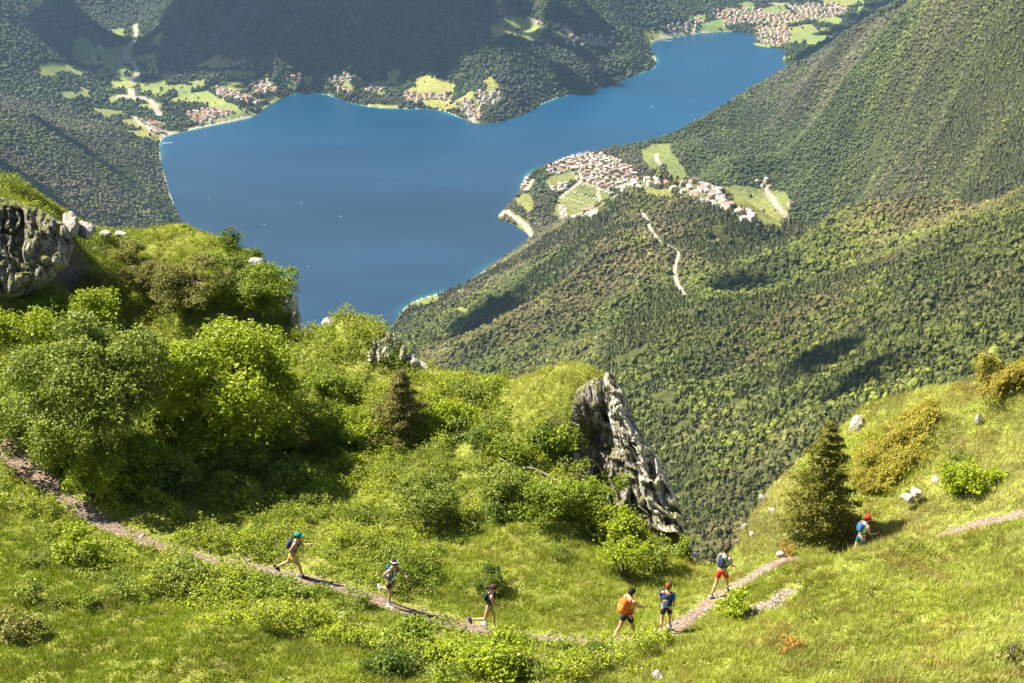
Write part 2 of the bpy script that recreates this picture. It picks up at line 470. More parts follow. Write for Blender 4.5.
# ---- woods: small crowns merged into a few big meshes
def ico(sub):
    import bmesh
    bm = bmesh.new(); bmesh.ops.create_icosphere(bm, subdivisions=sub, radius=1.0)
    v = np.array([p.co[:] for p in bm.verts]); f = np.array([[q.index for q in p.verts] for p in bm.faces]); bm.free()
    return v, f
IC1, IF1 = ico(1)
IC2, IF2 = ico(2)
def crown_var(base, fa, n, amp, seed):
    r = np.random.default_rng(seed)
    out = []
    for _ in range(n):
        v = base * (1 + amp * (r.random((len(base), 1)) - 0.5))
        v = v + (r.random(v.shape) - 0.5) * amp * 0.35
        v[:, 2] = np.where(v[:, 2] < 0, v[:, 2] * 0.7, v[:, 2] * 1.1) + 0.75
        out.append(v)
    return out
def cone_var(n, layers, sides, seed):
    r = np.random.default_rng(seed); out = []; fa = []
    for q in range(n):
        V = []; Fc = []
        for l in range(layers):
            z0 = 0.15 + 1.0 * l / layers * 2.2; rad = 0.95 * (1 - l / (layers + .35)); hgt = 2.6 / layers * 1.55
            b = len(V)
            for s in range(sides):
                a = 2 * math.pi * (s + 0.5 * l) / sides
                rr_ = rad * (0.7 + 0.6 * r.random())
                V.append((rr_ * math.cos(a), rr_ * math.sin(a), z0 - 0.15 * r.random()))
            V.append((0.06 * r.random(), 0.06 * r.random(), z0 + hgt))
            for s in range(sides): Fc.append((b + s, b + (s + 1) % sides, b + sides))
        out.append(np.array(V)); fa = np.array(Fc)
    return out, fa
def scatter(protos, faces, P, S, R, K, C, light_amp, seed):
    """place copies (numpy) of the prototype meshes: P base, S scale (n,3), R yaw, K variant, C colour"""
    Vs, Fs, Cs = [], [], []; off = 0
    r = np.random.default_rng(seed)
    for kk in range(len(protos)):
        m = K == kk
        if not m.any(): continue
        pv = protos[kk]; n = m.sum()
        c, s = np.cos(R[m])[:, None], np.sin(R[m])[:, None]
        x = pv[None, :, 0] * c - pv[None, :, 1] * s
        y = pv[None, :, 0] * s + pv[None, :, 1] * c
        v = np.stack([x * S[m, 0:1], y * S[m, 1:2], np.broadcast_to(pv[None, :, 2], x.shape) * S[m, 2:3]], -1) + P[m][:, None, :]
        cc = C[m][:, None, :] * (1 + light_amp * (r.random((n, len(pv), 1)) - 0.5))
        f = faces[None] + (np.arange(n) * len(pv))[:, None, None] + off
        Vs.append(v.reshape(-1, 3)); Cs.append(cc.reshape(-1, 3)); Fs.append(f.reshape(-1, 3)); off += n * len(pv)
    return np.concatenate(Vs), np.concatenate(Fs), np.concatenate(Cs)

M_WOOD = mat_leaf('woodland_foliage', 0.12, 0.7, (1.2, 1.2, 0.6))
RIMPX = [(-200,150),(0,180),(95,230),(180,223),(300,330),(345,315),(410,358),(500,376),(560,362),(600,370),(635,420),(655,465),(680,520),(700,562),(735,548),(775,480),(870,400),(1024,375),(1300,340)]
def woods(y0, y1, cell, seed):
    r = np.random.default_rng(seed)
    ny = int((y1 - y0) / cell)
    pts = []
    xm = 0.50 * y1 + 120
    gx = np.arange(-xm, xm, cell); gy = y0 + np.arange(ny) * cell
    X, Y = np.meshgrid(gx, gy)
    X = (X + (r.random(X.shape) - 0.5) * cell * 0.95).ravel(); Y = (Y + (r.random(Y.shape) - 0.5) * cell * 0.95).ravel()
    m = np.abs(X) < 0.47 * Y + 60
    X, Y = X[m], Y[m]
    sd = shore_dist(X, Y); m = sd > 4
    X, Y, sd = X[m], Y[m], sd[m]
    Hh = far_h(X, Y, sd)
    px, py, w = to_px(X, Y, Hh - H0)
    rim = np.interp(px, [a for a, b in RIMPX], [b for a, b in RIMPX])
    m = (py > -60) & (py < rim + 45) & (px > -110) & (px < 1134)
    X, Y, Hh, sd = X[m], Y[m], Hh[m], sd[m]
    cv = far_cover(X, Y, Hh, 2.2)
    q = r.random(len(X))
    gap = fbm(X / 28, Y / 28, 181, 2)
    m = ((cv == 0) & (gap > 0.22)) | ((cv == 1) & (q < 0.02 * (cell / 9) ** 2)) | ((cv == 3) & (q < 0.10))
    X, Y, Hh, sd, cv = X[m], Y[m], Hh[m], sd[m], cv[m]
    e = 12.0                                  # steep ground carries more trees per map area
    sl_ = np.hypot(far_h(X + e, Y, sd + 99) - Hh, far_h(X, Y + e, sd + 99) - Hh) / e
    k = np.where((cv == 0) & (sl_ > 0.45), np.where(sl_ > 0.8, 2, 1), 0)
    for q_ in (1, 2):
        m = (k >= q_) & (sd > 40)
        if not m.any(): continue
        x2 = X[m] + (r.random(m.sum()) - .5) * cell * 1.6; y2 = Y[m] + (r.random(m.sum()) - .5) * cell * 1.6
        h2 = far_h(x2, y2)
        X = np.r_[X, x2]; Y = np.r_[Y, y2]; Hh = np.r_[Hh, h2]; sd = np.r_[sd, sd[m]]; cv = np.r_[cv, cv[m]]; k = np.r_[k, np.zeros(len(x2), int)]
    return np.c_[X, Y, Hh - H0], sd, cv

def wood_colour(P, conif, r):
    n = len(P)
    big = fbm(P[:, 0] / 300, P[:, 1] / 300, 71, 3); mid = fbm(P[:, 0] / 60, P[:, 1] / 60, 81, 3)
    green = np.array([0.095, 0.118, 0.022]); olive = np.array([0.145, 0.125, 0.048]); bright = np.array([0.16, 0.18, 0.028]); dark = np.array([0.045, 0.058, 0.016])
    k1 = sstep(0.40, 0.62, big)[:, None]; c = green * (1 - k1) + olive * k1
    k2 = (sstep(0.56, 0.72, mid) * (r.random(n) < 0.6))[:, None]; c = c * (1 - k2) + bright * k2
    fr = sstep(2900, 4300, P[:, 1])[:, None]; c = c * (1 - fr * np.array([0.45, 0.30, 0.15]))  # far woods darker and bluer: shade painted into the crown colour
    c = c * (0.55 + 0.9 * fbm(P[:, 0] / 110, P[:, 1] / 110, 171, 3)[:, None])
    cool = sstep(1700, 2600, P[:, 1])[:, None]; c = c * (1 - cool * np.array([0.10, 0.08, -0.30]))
    k3 = sstep(0.52, 0.36, mid)[:, None] * 0.5; c = c * (1 - k3) + dark * k3
    c = np.where(conif[:, None], dark * 0.9 + c * 0.32, c)
    return c * (0.68 + 0.64 * r.random((n, 1)))
def build_wood(name, y0, y1, cell, seed, crown, near):
    r = np.random.default_rng(seed + 100)
    P, sd, cv = woods(y0, y1, cell, seed)
    n = len(P)
    cf = fbm(P[:, 0] / 180, P[:, 1] / 180, 91, 3)
    pr = 0.15 + 0.75 * sstep(0.45, 0.62, cf)
    pr = np.where(P[:, 1] < 1300, 0.62, pr)
    con = (r.random(n) < pr) & near
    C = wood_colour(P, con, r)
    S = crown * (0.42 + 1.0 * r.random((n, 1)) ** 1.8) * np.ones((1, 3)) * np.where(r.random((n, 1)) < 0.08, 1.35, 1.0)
    S[:, 2] *= np.where(con, 0.82, 1.0) * (0.75 + 0.5 * r.random(n))
    S[con, :2] *= 0.86
    P[:, 2] -= 0.4
    R = r.random(n) * 6.283
    Vs, Fs, Cs = [], [], []
    off = 0
    b = ~con
    if near: pb, fb = crown_var(IC2, IF2, 10, 0.55, seed), IF2
    else: pb, fb = crown_var(IC1, IF1, 8, 0.5, seed), IF1
    if b.any():
        v, f, c = scatter(pb, fb, P[b], S[b], R[b], r.integers(0, len(pb), b.sum()), C[b], 0.5 if near else 0.3, seed)
        Vs.append(v); Fs.append(f + off); Cs.append(c); off += len(v)
    if con.any():
        pc, fc = cone_var(8, 4 if near else 2, 7, seed)
        v, f, c = scatter(pc, fc, P[con], S[con], R[con], r.integers(0, 8, con.sum()), C[con], 0.5, seed + 1)
        Vs.append(v); Fs.append(f + off); Cs.append(c)
    me = fast_mesh(name, np.concatenate(Vs), np.concatenate(Fs), np.concatenate(Cs), False, [M_WOOD])
    o = mesh_obj(name, me)
    print('WOOD', name, n, len(me.polygons))
    return o
tag(build_wood('mixed_forest', 560, 1500, 3.9, 3, 2.5, True), 'dense mixed spruce and beech wood covering the slope below the grassy ridge', 'forest', kind='stuff')
tag(build_wood('hill_forest', 1500, 2500, 4.9, 4, 3.2, True), 'olive green broadleaf wood over the rounded hill above the lake', 'forest', kind='stuff')
tag(build_wood('valley_forest', 2500, 3700, 5.5, 5, 3.6, False), 'dark wood on the lower slopes around the villages and lake shore', 'forest', kind='stuff')
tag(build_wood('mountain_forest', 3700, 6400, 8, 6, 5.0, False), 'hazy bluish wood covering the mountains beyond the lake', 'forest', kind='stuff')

# ---- the air
hz = NT('air_haze')
hz.t.nodes.remove(hz.b)
pv = hz.n('ShaderNodeVolumePrincipled')
pv.inputs['Color'].default_value = (0.40, 0.66, 1.0, 1)
pv.inputs['Density'].default_value = 0.000032
pv.inputs['Anisotropy'].default_value = 0.2
hz.l(pv.outputs[0], hz.o.inputs['Volume'])
x0, x1, y0_, y1_, z0, z1 = -6500, 6500, -900, 9900, -1100, 25
bv = np.array([(x, y, z) for x in (x0, x1) for y in (y0_, y1_) for z in (z0, z1)])
bf = np.array([(0, 1, 3, 2), (4, 6, 7, 5), (0, 4, 5, 1), (2, 3, 7, 6), (0, 2, 6, 4), (1, 5, 7, 3)])
tag(mesh_obj('haze', fast_mesh('haze', bv, bf, mats=[hz.m])), kind='stuff')

CLOUDS = [(90,28,190,2.0,25),(60,16,380,1.3,1),(200,10,400,1.6,2),(330,14,400,1.6,3),(430,20,340,1.5,4),(300,46,200,1.6,6),(390,46,170,1.4,12),(803,58,90,.7,33),(824,44,120,.7,28),(848,30,130,.7,34),(872,16,140,.7,35),(892,3,140,.7,36),(475,328,85,1.5,8),(728,292,44,1.5,9),(836,352,58,1.0,10),(862,378,45,1.0,30),(25,185,100,1.6,13),(80,150,60,1.5,26)]
# ---- clouds over the valley (their shade lies on the slopes)
CLOUD = mat_flat('cloud_vapour', (0.85, 0.86, 0.88), 1.0, 0.02, 0.01)
def cloud(px, py, R, asp, seed, alt=900.0, ry=1.0, rz=0.0):
    g = near_on_ground(px, py); h = float(far_h(np.array([g[0]]), np.array([g[1]]))[0]) - H0
    k = (alt - h) / -SD.z
    c = np.array([g[0] - SD.x * k, g[1] - SD.y * k, alt])
    r = np.random.default_rng(seed); V, Fs, o = [], [], 0
    for b in range(70):
        core = b < 14
        q = np.clip(r.normal(size=2) * (0.38 if core else 0.62), -1.0, 1.0)
        v = IC2 * (1 + 0.25 * (r.random((len(IC2), 1)) - .5)) * R * ((0.20 + 0.16 * r.random()) if core else (0.05 + 0.10 * r.random())) * np.array([1, 1, 0.4])
        dx, dy = R * q[0] * asp, R * q[1] * ry * .6
        v = v + np.array([dx, dy, 0.1 * R * r.normal()]); V.append(v); Fs.append(IF2 + o); o += len(v)
    ob = mesh_obj('cloud', fast_mesh('cloud', np.concatenate(V) , np.concatenate(Fs), None, True, [CLOUD]))
    ob.location = tuple(c); tag(ob, kind='structure')
for a in CLOUDS: cloud(*a)
# ================================================================== THE GRASSY RIDGE CLOSE BY
RIM = [(-160,165,56),(-60,172,57),(0,182,58),(40,197,58),(90,226,60),(130,229,62),(180,224,62),(230,241,61),(268,266,60),(290,300,59),(299,335,57),
 (318,330,56),(345,316,55),(380,327,54),(410,357,54),(450,368,53),(500,376,52),(530,373,50),(560,364,49),(600,373,48),(617,382,47.9),(632,425,48),
 (652,470,47.5),(676,524,47),(697,562,44.5),(715,566,43.8),(733,552,44),(750,517,46),(775,482,48),(800,458,49),(850,417,49),(868,400,49.3),(920,389,48),
 (960,383,47),(1024,375,46),(1100,366,45),(1200,352,44)]
rimw = np.array([at(*q) for q in RIM])
TRAIL = [(-60,405,48),(0,441,46),(50,487,44),(100,521,42),(150,541,41),(200,556,40.2),(292,574,39),(340,586,38.4),(395,605,37.6),(450,621,37),(490,629,36.6),(560,639,36),
 (620,641,35.8),(665,632,36.6),(695,612,38.2),(722,591,39.6),(760,570,41),(790,556,41.6),(820,559,41.8),(850,560,41.6),(900,549,41.2),(950,529,40.8),(990,518,39.8),(1024,511,38.6),(1100,492,37)]
trw = np.array([at(*q) for q in TRAIL])
NEAR = [(0,203,55.2),(38,214,55.2),(60,226,56),(0,288,54),(40,292,54.5),(72,282,56),(586,425,47.6),(592,452,47.8),(592,482,47.1),(545,430,47.4),(0,683,31),(0,560,38.5),(0,610,35.5),(250,683,31),(250,620,35),(512,683,31.3),(400,660,33),(700,683,31),(700,648,34.6),(560,662,34.0),(620,665,34.0),(470,655,34.6),(800,605,37.2),(800,683,29.6),(900,600,35.5),(1024,600,33.6),(1024,683,28),
 (120,600,36),(860,575,37.9),(830,554,39.4),(862,548,39.2),(900,542,39.0),(960,560,38),
 (487,572,41),(600,570,42),(600,603,39.3),(450,500,45),(450,440,49),(300,500,45),(300,420,51),(150,470,45.5),(150,380,53),(150,300,58),(0,300,54),(0,380,50),(60,250,57),(230,300,57.5),
 (520,450,47),(560,480,46),(600,510,45.4),(640,530,44.6),(650,560,43.2),(760,540,43.8),(820,500,45.4),(900,470,45),(960,440,44.8),(1024,440,43),(1024,480,41),(950,500,42.4),(350,400,51.5),(400,400,51),(350,360,53.5),
 (200,620,35.2),(1024,560,36),(1150,600,32),(1150,500,38),(-100,600,37),(-100,480,44),(-100,300,53),(-100,683,32),(512,760,27.5),(0,760,27.5),(1024,760,24.5),(1200,700,25),
 (512,1000,19),(0,1000,19),(1024,1000,17)]
nw = np.array([at(*q) for q in NEAR])
allp = np.r_[rimw, trw, nw]
near_rbf = rbf_fit(allp[:, :2], allp[:, 2], 0.7)

def rim_y(x): return np.interp(x, rimw[:, 0], rimw[:, 1])
def near_h(x, y):
    x = np.asarray(x, float); y = np.asarray(y, float)
    ry = rim_y(x)
    s = np.maximum(y - ry, 0)
    z = near_rbf(x, np.minimum(y, ry + 0.05))
    z = z - (1.25 * s + 0.35 * s * s / (s + 2.0))
    td = dist_line(x, y, trw)
    k = sstep(0.3, 1.6, td)
    edge = sstep(0, 3.5, ry - y) * 0.7 + 0.3
    z = z + k * edge * ((fbm(x / 3.4, y / 3.4, 101, 3) - 0.5) * 0.95 + (fbm(x / 0.8, y / 0.8, 111, 3) - 0.5) * 0.30 + sstep(4, 9, x) * (fbm(x / 1.5, y / 1.5, 115, 2) - 0.5) * 0.5)
    z = z + s * 0.25 * (fbm(x / 2.5, y / 2.5 + 7, 121, 3) - 0.5)
    z = z - 0.10 * (1 - sstep(0.25, 0.6, td))
    return z

def hit(px, py, dmin=20.0, dmax=80.0):
    for q in range(12):
        p = hit0(px, py + 2 * q, dmin, dmax)
        if p is not None: return p
def hit0(px, py, dmin=20.0, dmax=80.0):
    """first meeting of a pixel's ray with the near ground -> point"""
    dx, dy, dz = ray(px, py)
    d = np.arange(dmin, dmax, 0.25)
    g = near_h(dx * d, dy * d) >= dz * d
    if not g.any(): return None
    k = int(np.argmax(g)); dd = np.linspace(d[max(k - 1, 0)], d[k], 11)
    g = near_h(dx * dd, dy * dd) >= dz * dd
    dd = dd[int(np.argmax(g))] if g.any() else d[k]
    return np.array([float(dx * dd), float(dy * dd), float(near_h(np.array([dx * dd]), np.array([dy * dd]))[0])])

xs = np.arange(-46, 52, 0.13); ys = np.r_[np.arange(9, 64, 0.13), 64 + np.cumsum(0.2 * 1.05 ** np.arange(60))]
NX, NY = np.meshgrid(xs, ys)
NZ = near_h(NX, NY)
gzy, gzx = np.gradient(NZ, ys, xs)
steep = np.sqrt(gzx ** 2 + gzy ** 2)
i = (np.arange(len(ys) - 1)[:, None] * len(xs) + np.arange(len(xs) - 1)[None]).ravel()
fq = np.c_[i, i + 1, i + 1 + len(xs), i + len(xs)]
g1 = fbm(NX / 2.2, NY / 2.2, 131, 4)[..., None]
soil = np.array([0.12, 0.085, 0.05]); turf = np.array([0.15, 0.19, 0.022]); hay = np.array([0.32, 0.33, 0.08]); stone = np.array([0.17, 0.155, 0.13])
c = turf * (1 - g1) + hay * g1
k = sstep(0.62, 0.75, fbm(NX / 1.1, NY / 1.1, 141, 3))[..., None] * 0.6
c = c * (1 - k) + soil * k
k = sstep(1.8, 2.6, steep)[..., None]
c = c * (1 - k) + stone * k
t = NT('turf_and_soil')
nz = t.noise(6.0, 8, 0.65)
t.l(t.mix(0.75, t.tint(), t.ramp(nz, [(0.3, (0.35, 0.35, 0.35)), (0.7, (1.5, 1.5, 1.5))]), 'MULTIPLY'), t.b.inputs['Base Color'])
t.rough(0.95, 0.1); t.bump(nz, 0.6, 0.15)
me = fast_mesh('hillside', np.c_[NX.ravel(), NY.ravel(), NZ.ravel()], fq, c.reshape(-1, 3), True, [t.m])
tag(mesh_obj('hillside', me), kind='structure')

# ---- the footpath
def resample(P, step):
    P = np.asarray(P); L = np.r_[0, np.cumsum(np.linalg.norm(np.diff(P[:, :2], axis=0), axis=1))]
    s = np.arange(0, L[-1], step)
    return np.c_[np.interp(s, L, P[:, 0]), np.interp(s, L, P[:, 1])], s
tp, ts = resample(chaikin([tuple(q) for q in trw], 2, False), 0.07)
tn = np.gradient(tp, axis=0); tn = tn / np.linalg.norm(tn, axis=1)[:, None]; nrm = np.c_[-tn[:, 1], tn[:, 0]]
wid = 0.17 + 0.20 * noise(ts / 1.3, ts * 0, 5) + 0.14 * noise(ts / 0.35, ts * 0, 6)
wid = wid * np.where(tp[:, 0] > 9.5, np.where(tp[:, 0] < 13.5, 0.55, 1.0), 1.0) * np.where((tp[:, 0] > -15), 1, 1.2)
lat = np.linspace(-1, 1, 15)
off = 0.10 * (noise(ts / 0.9, ts * 0 + 4, 9) - 0.5)
PX = tp[:, None, 0] + nrm[:, None, 0] * (wid[:, None] * lat + off[:, None])
PY = tp[:, None, 1] + nrm[:, None, 1] * (wid[:, None] * lat + off[:, None])
PZ = near_h(PX, PY) + 0.035 * (1 - np.abs(lat) ** 4)[None] + 0.03 * (fbm(PX / 0.12, PY / 0.12, 7, 2) - 0.5)
i = (np.arange(len(ts) - 1)[:, None] * 15 + np.arange(14)[None]).ravel()
t = NT('trodden_stony_earth')
n_ = t.noise(14, 6, 0.7)
t.l(t.ramp(n_, [(0.30, (0.07, 0.05, 0.032)), (0.5, (0.21, 0.15, 0.11)), (0.66, (0.43, 0.35, 0.28))]), t.b.inputs['Base Color'])
t.rough(0.95, 0.1); t.bump(n_, 0.8, 0.05)
me = fast_mesh('footpath', np.c_[PX.ravel(), PY.ravel(), PZ.ravel()], np.c_[i, i + 1, i + 16, i + 15], None, True, [t.m])
tag(mesh_obj('footpath', me), kind='structure')
trail_xy = tp[::4]

# scree scar below the path on the right
SCAR = [tuple(hit(a, b)[:2]) for a, b in [(752,614),(762,606),(774,603),(782,596),(793,590)]]

def tdist(x, y): return dist_line(x, y, [tuple(q) for q in trw])

# ---- grass and low herbs
def zone(x, y, z):
    """share of leafy herbs (else grass), and dryness"""
    px, py, w = to_px(x, y, z)
    tr = np.interp(px, [q[0] for q in TRAIL], [q[1] for q in TRAIL])
    j = (fbm(x / 2.0, y / 2.0, 151, 3) - 0.5) * 90
    left_up = (px < 640 + j) & (py < tr - 5)
    herb = np.zeros(x.shape)
    lim = np.interp(px, [0, 150, 300, 450, 560, 600, 640], [999, 999, 999, 545, 505, 540, 560])
    herb = np.where(left_up & (py + j * .25 < lim), 0.9, herb)
    band = np.interp(px, [0, 60, 200, 330, 450, 560, 640, 700], [60, 75, 62, 60, 55, 50, 22, 0])
    herb = np.where((py >= tr - 5) & (py < tr + band + j * 0.3) & (px < 690), 0.8, herb)
    herb = np.where((px > 430) & (px < 560) & (py > 640), 0.6, herb)
    herb = np.where((py < 335) & (px > 95) & (px < 300), 0.5, herb)
    herb = np.where((px > 510) & (px < 625) & (py < 430), 0.15, herb)
    dry = np.clip(0.24 + 0.0006 * (px - 400) + 0.6 * (fbm(x / 4, y / 4, 161, 3) - 0.5), 0, 1)
    dry = np.where((px > 510) & (px < 625) & (py < 430), dry + 0.35, dry)
    dry = np.where((px < 330) & (py < 335), dry + 0.35, dry)
    dry = np.where((px > 690) & (py < tr), dry + 0.2, dry)
    dry = np.where((px > 715) & (px < 800) & (py < tr - 8), dry + 0.4, dry)
    return herb, np.clip(dry, 0, 1), px, py

def on_ground(n, r):
    """random points over the ridge, thinned with distance outside the photographed wedge"""
    y = 19 + 45 * r.random(n) ** 0.9
    x = (r.random(n) * 2 - 1) * (0.45 * y + 3)
    m = y < rim_y(x) + 0.9
    x, y = x[m], y[m]
    return x, y

M_GRASS = mat_leaf('grass_blades', 0.30, 0.6, (1.2, 1.25, 0.5))
M_LEAF = mat_leaf('shrub_leaves', 0.27, 0.5, (1.25, 1.3, 0.45))
r = np.random.default_rng(21)
x, y = on_ground(2100000, r)
z = near_h(x, y)
herb, dry, px, py = zone(x, y, z)
td = tdist(x, y)
half = 0.16 + 0.26 * noise(x / 0.4, y / 0.4, 171)
st = np.hypot(near_h(x + .15, y) - z, near_h(x, y + .15) - z) / .15
sc = dist_line(x, y, SCAR)
q = r.random(len(x))
tuft = fbm(x / 0.28, y / 0.28, 181, 2)
m = (td > half * np.where((x > 9.5) & (x < 13.5), 0.5, 1.0)) & (sc > 0.22 + 0.2 * noise(x / .3, y / .3, 3)) & (q < (1 - 0.65 * herb)) & (r.random(len(x)) < 0.35 + 0.9 * sstep(0.35, 0.6, tuft)) & (py < 760) & (st < 2.2 + 1.5 * r.random(len(x)))
x, y, z, dry, tuft = x[m], y[m], z[m], dry[m], tuft[m]
n = len(x)
hgt = (0.05 + 0.12 * r.random(n) ** 1.5) * (0.45 + 0.55 * sstep(0.0, 1.2, td[m])) * (0.6 + 0.9 * tuft) * (1 + 0.3 * dry)
ya = r.random(n) * 6.283
w = 0.008 + 0.010 * r.random(n)
lean = hgt * (0.25 + 0.7 * r.random(n)); la = r.normal(0.6, 2.2, n)
vb = np.stack([np.c_[x - w * np.cos(ya), y - w * np.sin(ya), z - 0.02], np.c_[x + w * np.cos(ya), y + w * np.sin(ya), z - 0.02],
               np.c_[x + lean * np.cos(la), y + lean * np.sin(la), z + hgt]], 1)
g0 = np.array([0.185, 0.245, 0.020]); g1_ = np.array([0.36, 0.40, 0.065]); g2 = np.array([0.53, 0.50, 0.24])
kk = np.clip(dry + 0.35 * (r.random(n) - 0.5), 0, 1)[:, None]
cc = np.where(kk < 0.5, g0 + (g1_ - g0) * kk * 2, g1_ + (g2 - g1_) * (kk - 0.5) * 2)
patch = fbm(x / 1.4, y / 1.4, 191, 3)[:, None]
rus = sstep(0.60, 0.72, fbm(x / 1.0 + 50, y / 1.0, 195, 3))[:, None] * (0.2 + 0.4 * sstep(2, 8, x)[:, None])
cc = cc * (1 - rus) + np.array([0.36, 0.25, 0.10]) * rus
cc = cc * (0.5 + 0.95 * patch) * (0.8 + 0.4 * r.random((n, 1)))
straw = r.random(n) < 0.06 * (1 + dry * 2); cc[straw] = np.array([0.42, 0.36, 0.18])
me = fast_mesh('meadow_grass', vb.reshape(-1, 3), np.arange(3 * n).reshape(-1, 3), np.repeat(cc, 3, 0), False, [M_GRASS])
tag(mesh_obj('meadow_grass', me), 'short yellow green grass growing over the steep meadow around the path', 'grass', kind='stuff')
print('GRASS', n)

def leaves(C, size, r, up=0.5, aspect=0.55):
    """diamond leaves centred on C with random, upward leaning faces -> verts (n*4), quads"""
    n = len(C)
    nrm = r.normal(size=(n, 3)); nrm /= np.linalg.norm(nrm, axis=1)[:, None]; nrm[:, 2] = np.abs(nrm[:, 2]) + up
    nrm /= np.linalg.norm(nrm, axis=1)[:, None]
    a = np.cross(nrm, r.normal(size=(n, 3))); a /= np.linalg.norm(a, axis=1)[:, None] + 1e-9
    b = np.cross(nrm, a)
    s = size[:, None] if np.ndim(size) else size
    bend = nrm * s * 0.18
    V = np.stack([C - a * s * .5 - bend, C - b * s * aspect * .5 + bend, C + a * s * .5 - bend, C + b * s * aspect * .5 + bend], 1)
    return V.reshape(-1, 3), np.arange(4 * n).reshape(-1, 4)

# herbs: little leafy clumps
x, y = on_ground(150000, r)
z = near_h(x, y); herb, dry, px, py = zone(x, y, z); td = tdist(x, y)
cl = fbm(x / 0.9, y / 0.9, 201, 3)
m = (td > 0.45) & (r.random(len(x)) < herb * 0.9 * sstep(0.28, 0.5, cl) + 0.015) & (py < 740)
x, y, z, cl, dry, herb = x[m], y[m], z[m], cl[m], dry[m], herb[m]
n = len(x); k = 11
hh = (0.10 + 0.50 * sstep(0.42, 0.72, cl)) * (0.5 + 0.8 * r.random(n)) * (0.5 + 0.6 * herb)
L = np.repeat(np.c_[x, y, z], k, 0) + r.normal(size=(n * k, 3)) * np.array([0.07, 0.07, 0]) + np.c_[np.zeros((n * k, 2)), np.repeat(hh, k) * (0.15 + 0.85 * r.random(n * k) ** 0.6)]
v, f = leaves(L, 0.055 + 0.06 * r.random(n * k), r, 0.5)
a0 = np.array([0.17, 0.235, 0.016]); a1 = np.array([0.32, 0.37, 0.022]); a2 = np.array([0.26, 0.28, 0.06])
sel = fbm(x / 1.7, y / 1.7, 211, 3)[:, None]
c = a0 + (a1 - a0) * sstep(0.35, 0.65, sel)
c = np.where((r.random((n, 1)) < 0.25), a2, c) * (0.65 + 0.7 * r.random((n, 1)))
c = np.repeat(np.repeat(c, k, 0) * (0.8 + 0.4 * r.random((n * k, 1))), 4, 0)
me = fast_mesh('undergrowth', v, f, c, False, [M_LEAF])
tag(mesh_obj('undergrowth', me), 'knee high leafy herbs and brambles covering the bank around the path', 'undergrowth', kind='stuff')
print('HERBS', n * k)
# ================================================================== SHRUBS, TREES, ROCKS
def tube(P, R, sides=6):
    P = np.asarray(P, float); n = len(P); R = np.broadcast_to(R, n)
    T = np.gradient(P, axis=0); T /= np.linalg.norm(T, axis=1)[:, None] + 1e-9
    ref = np.array([0.31, 0.95, 0.05]); A = np.cross(T, ref); A /= np.linalg.norm(A, axis=1)[:, None] + 1e-9; B = np.cross(T, A)
    an = np.arange(sides) * 2 * math.pi / sides
    V = P[:, None] + R[:, None, None] * (np.cos(an)[None, :, None] * A[:, None] + np.sin(an)[None, :, None] * B[:, None])
    V = V.reshape(-1, 3)
    Fq = np.array([(a * sides + s, a * sides + (s + 1) % sides, (a + 1) * sides + (s + 1) % sides, (a + 1) * sides + s) for a in range(n - 1) for s in range(sides)])
    V = np.r_[V, P[-1:] + T[-1:] * R[-1]]
    cap = np.array([((n - 1) * sides + s, (n - 1) * sides + (s + 1) % sides, len(V) - 1) for s in range(sides)])
    return V, Fq, cap

def join_tubes(L):
    V, Q, T, o = [], [], [], 0
    for v, q, c in L:
        V.append(v); Q.append(q + o); T.append(c + o); o += len(v)
    return np.concatenate(V), [np.concatenate(Q), np.concatenate(T)]

t = NT('grey_bark')
t.l(t.ramp(t.noise(18, 5), [(0.3, (0.05, 0.038, 0.028)), (0.7, (0.19, 0.16, 0.125))]), t.b.inputs['Base Color']); t.rough(0.9, 0.1)
M_BARK = t.m

def limb(a, b, r0, r1, rr, bow=0.12, n=5):
    a = np.asarray(a, float); b = np.asarray(b, float)
    s = np.linspace(0, 1, n)[:, None]
    P = a + (b - a) * s + np.sin(s * math.pi) * rr.normal(size=3) * bow * np.linalg.norm(b - a)
    return tube(P, r0 + (r1 - r0) * s[:, 0], 5)

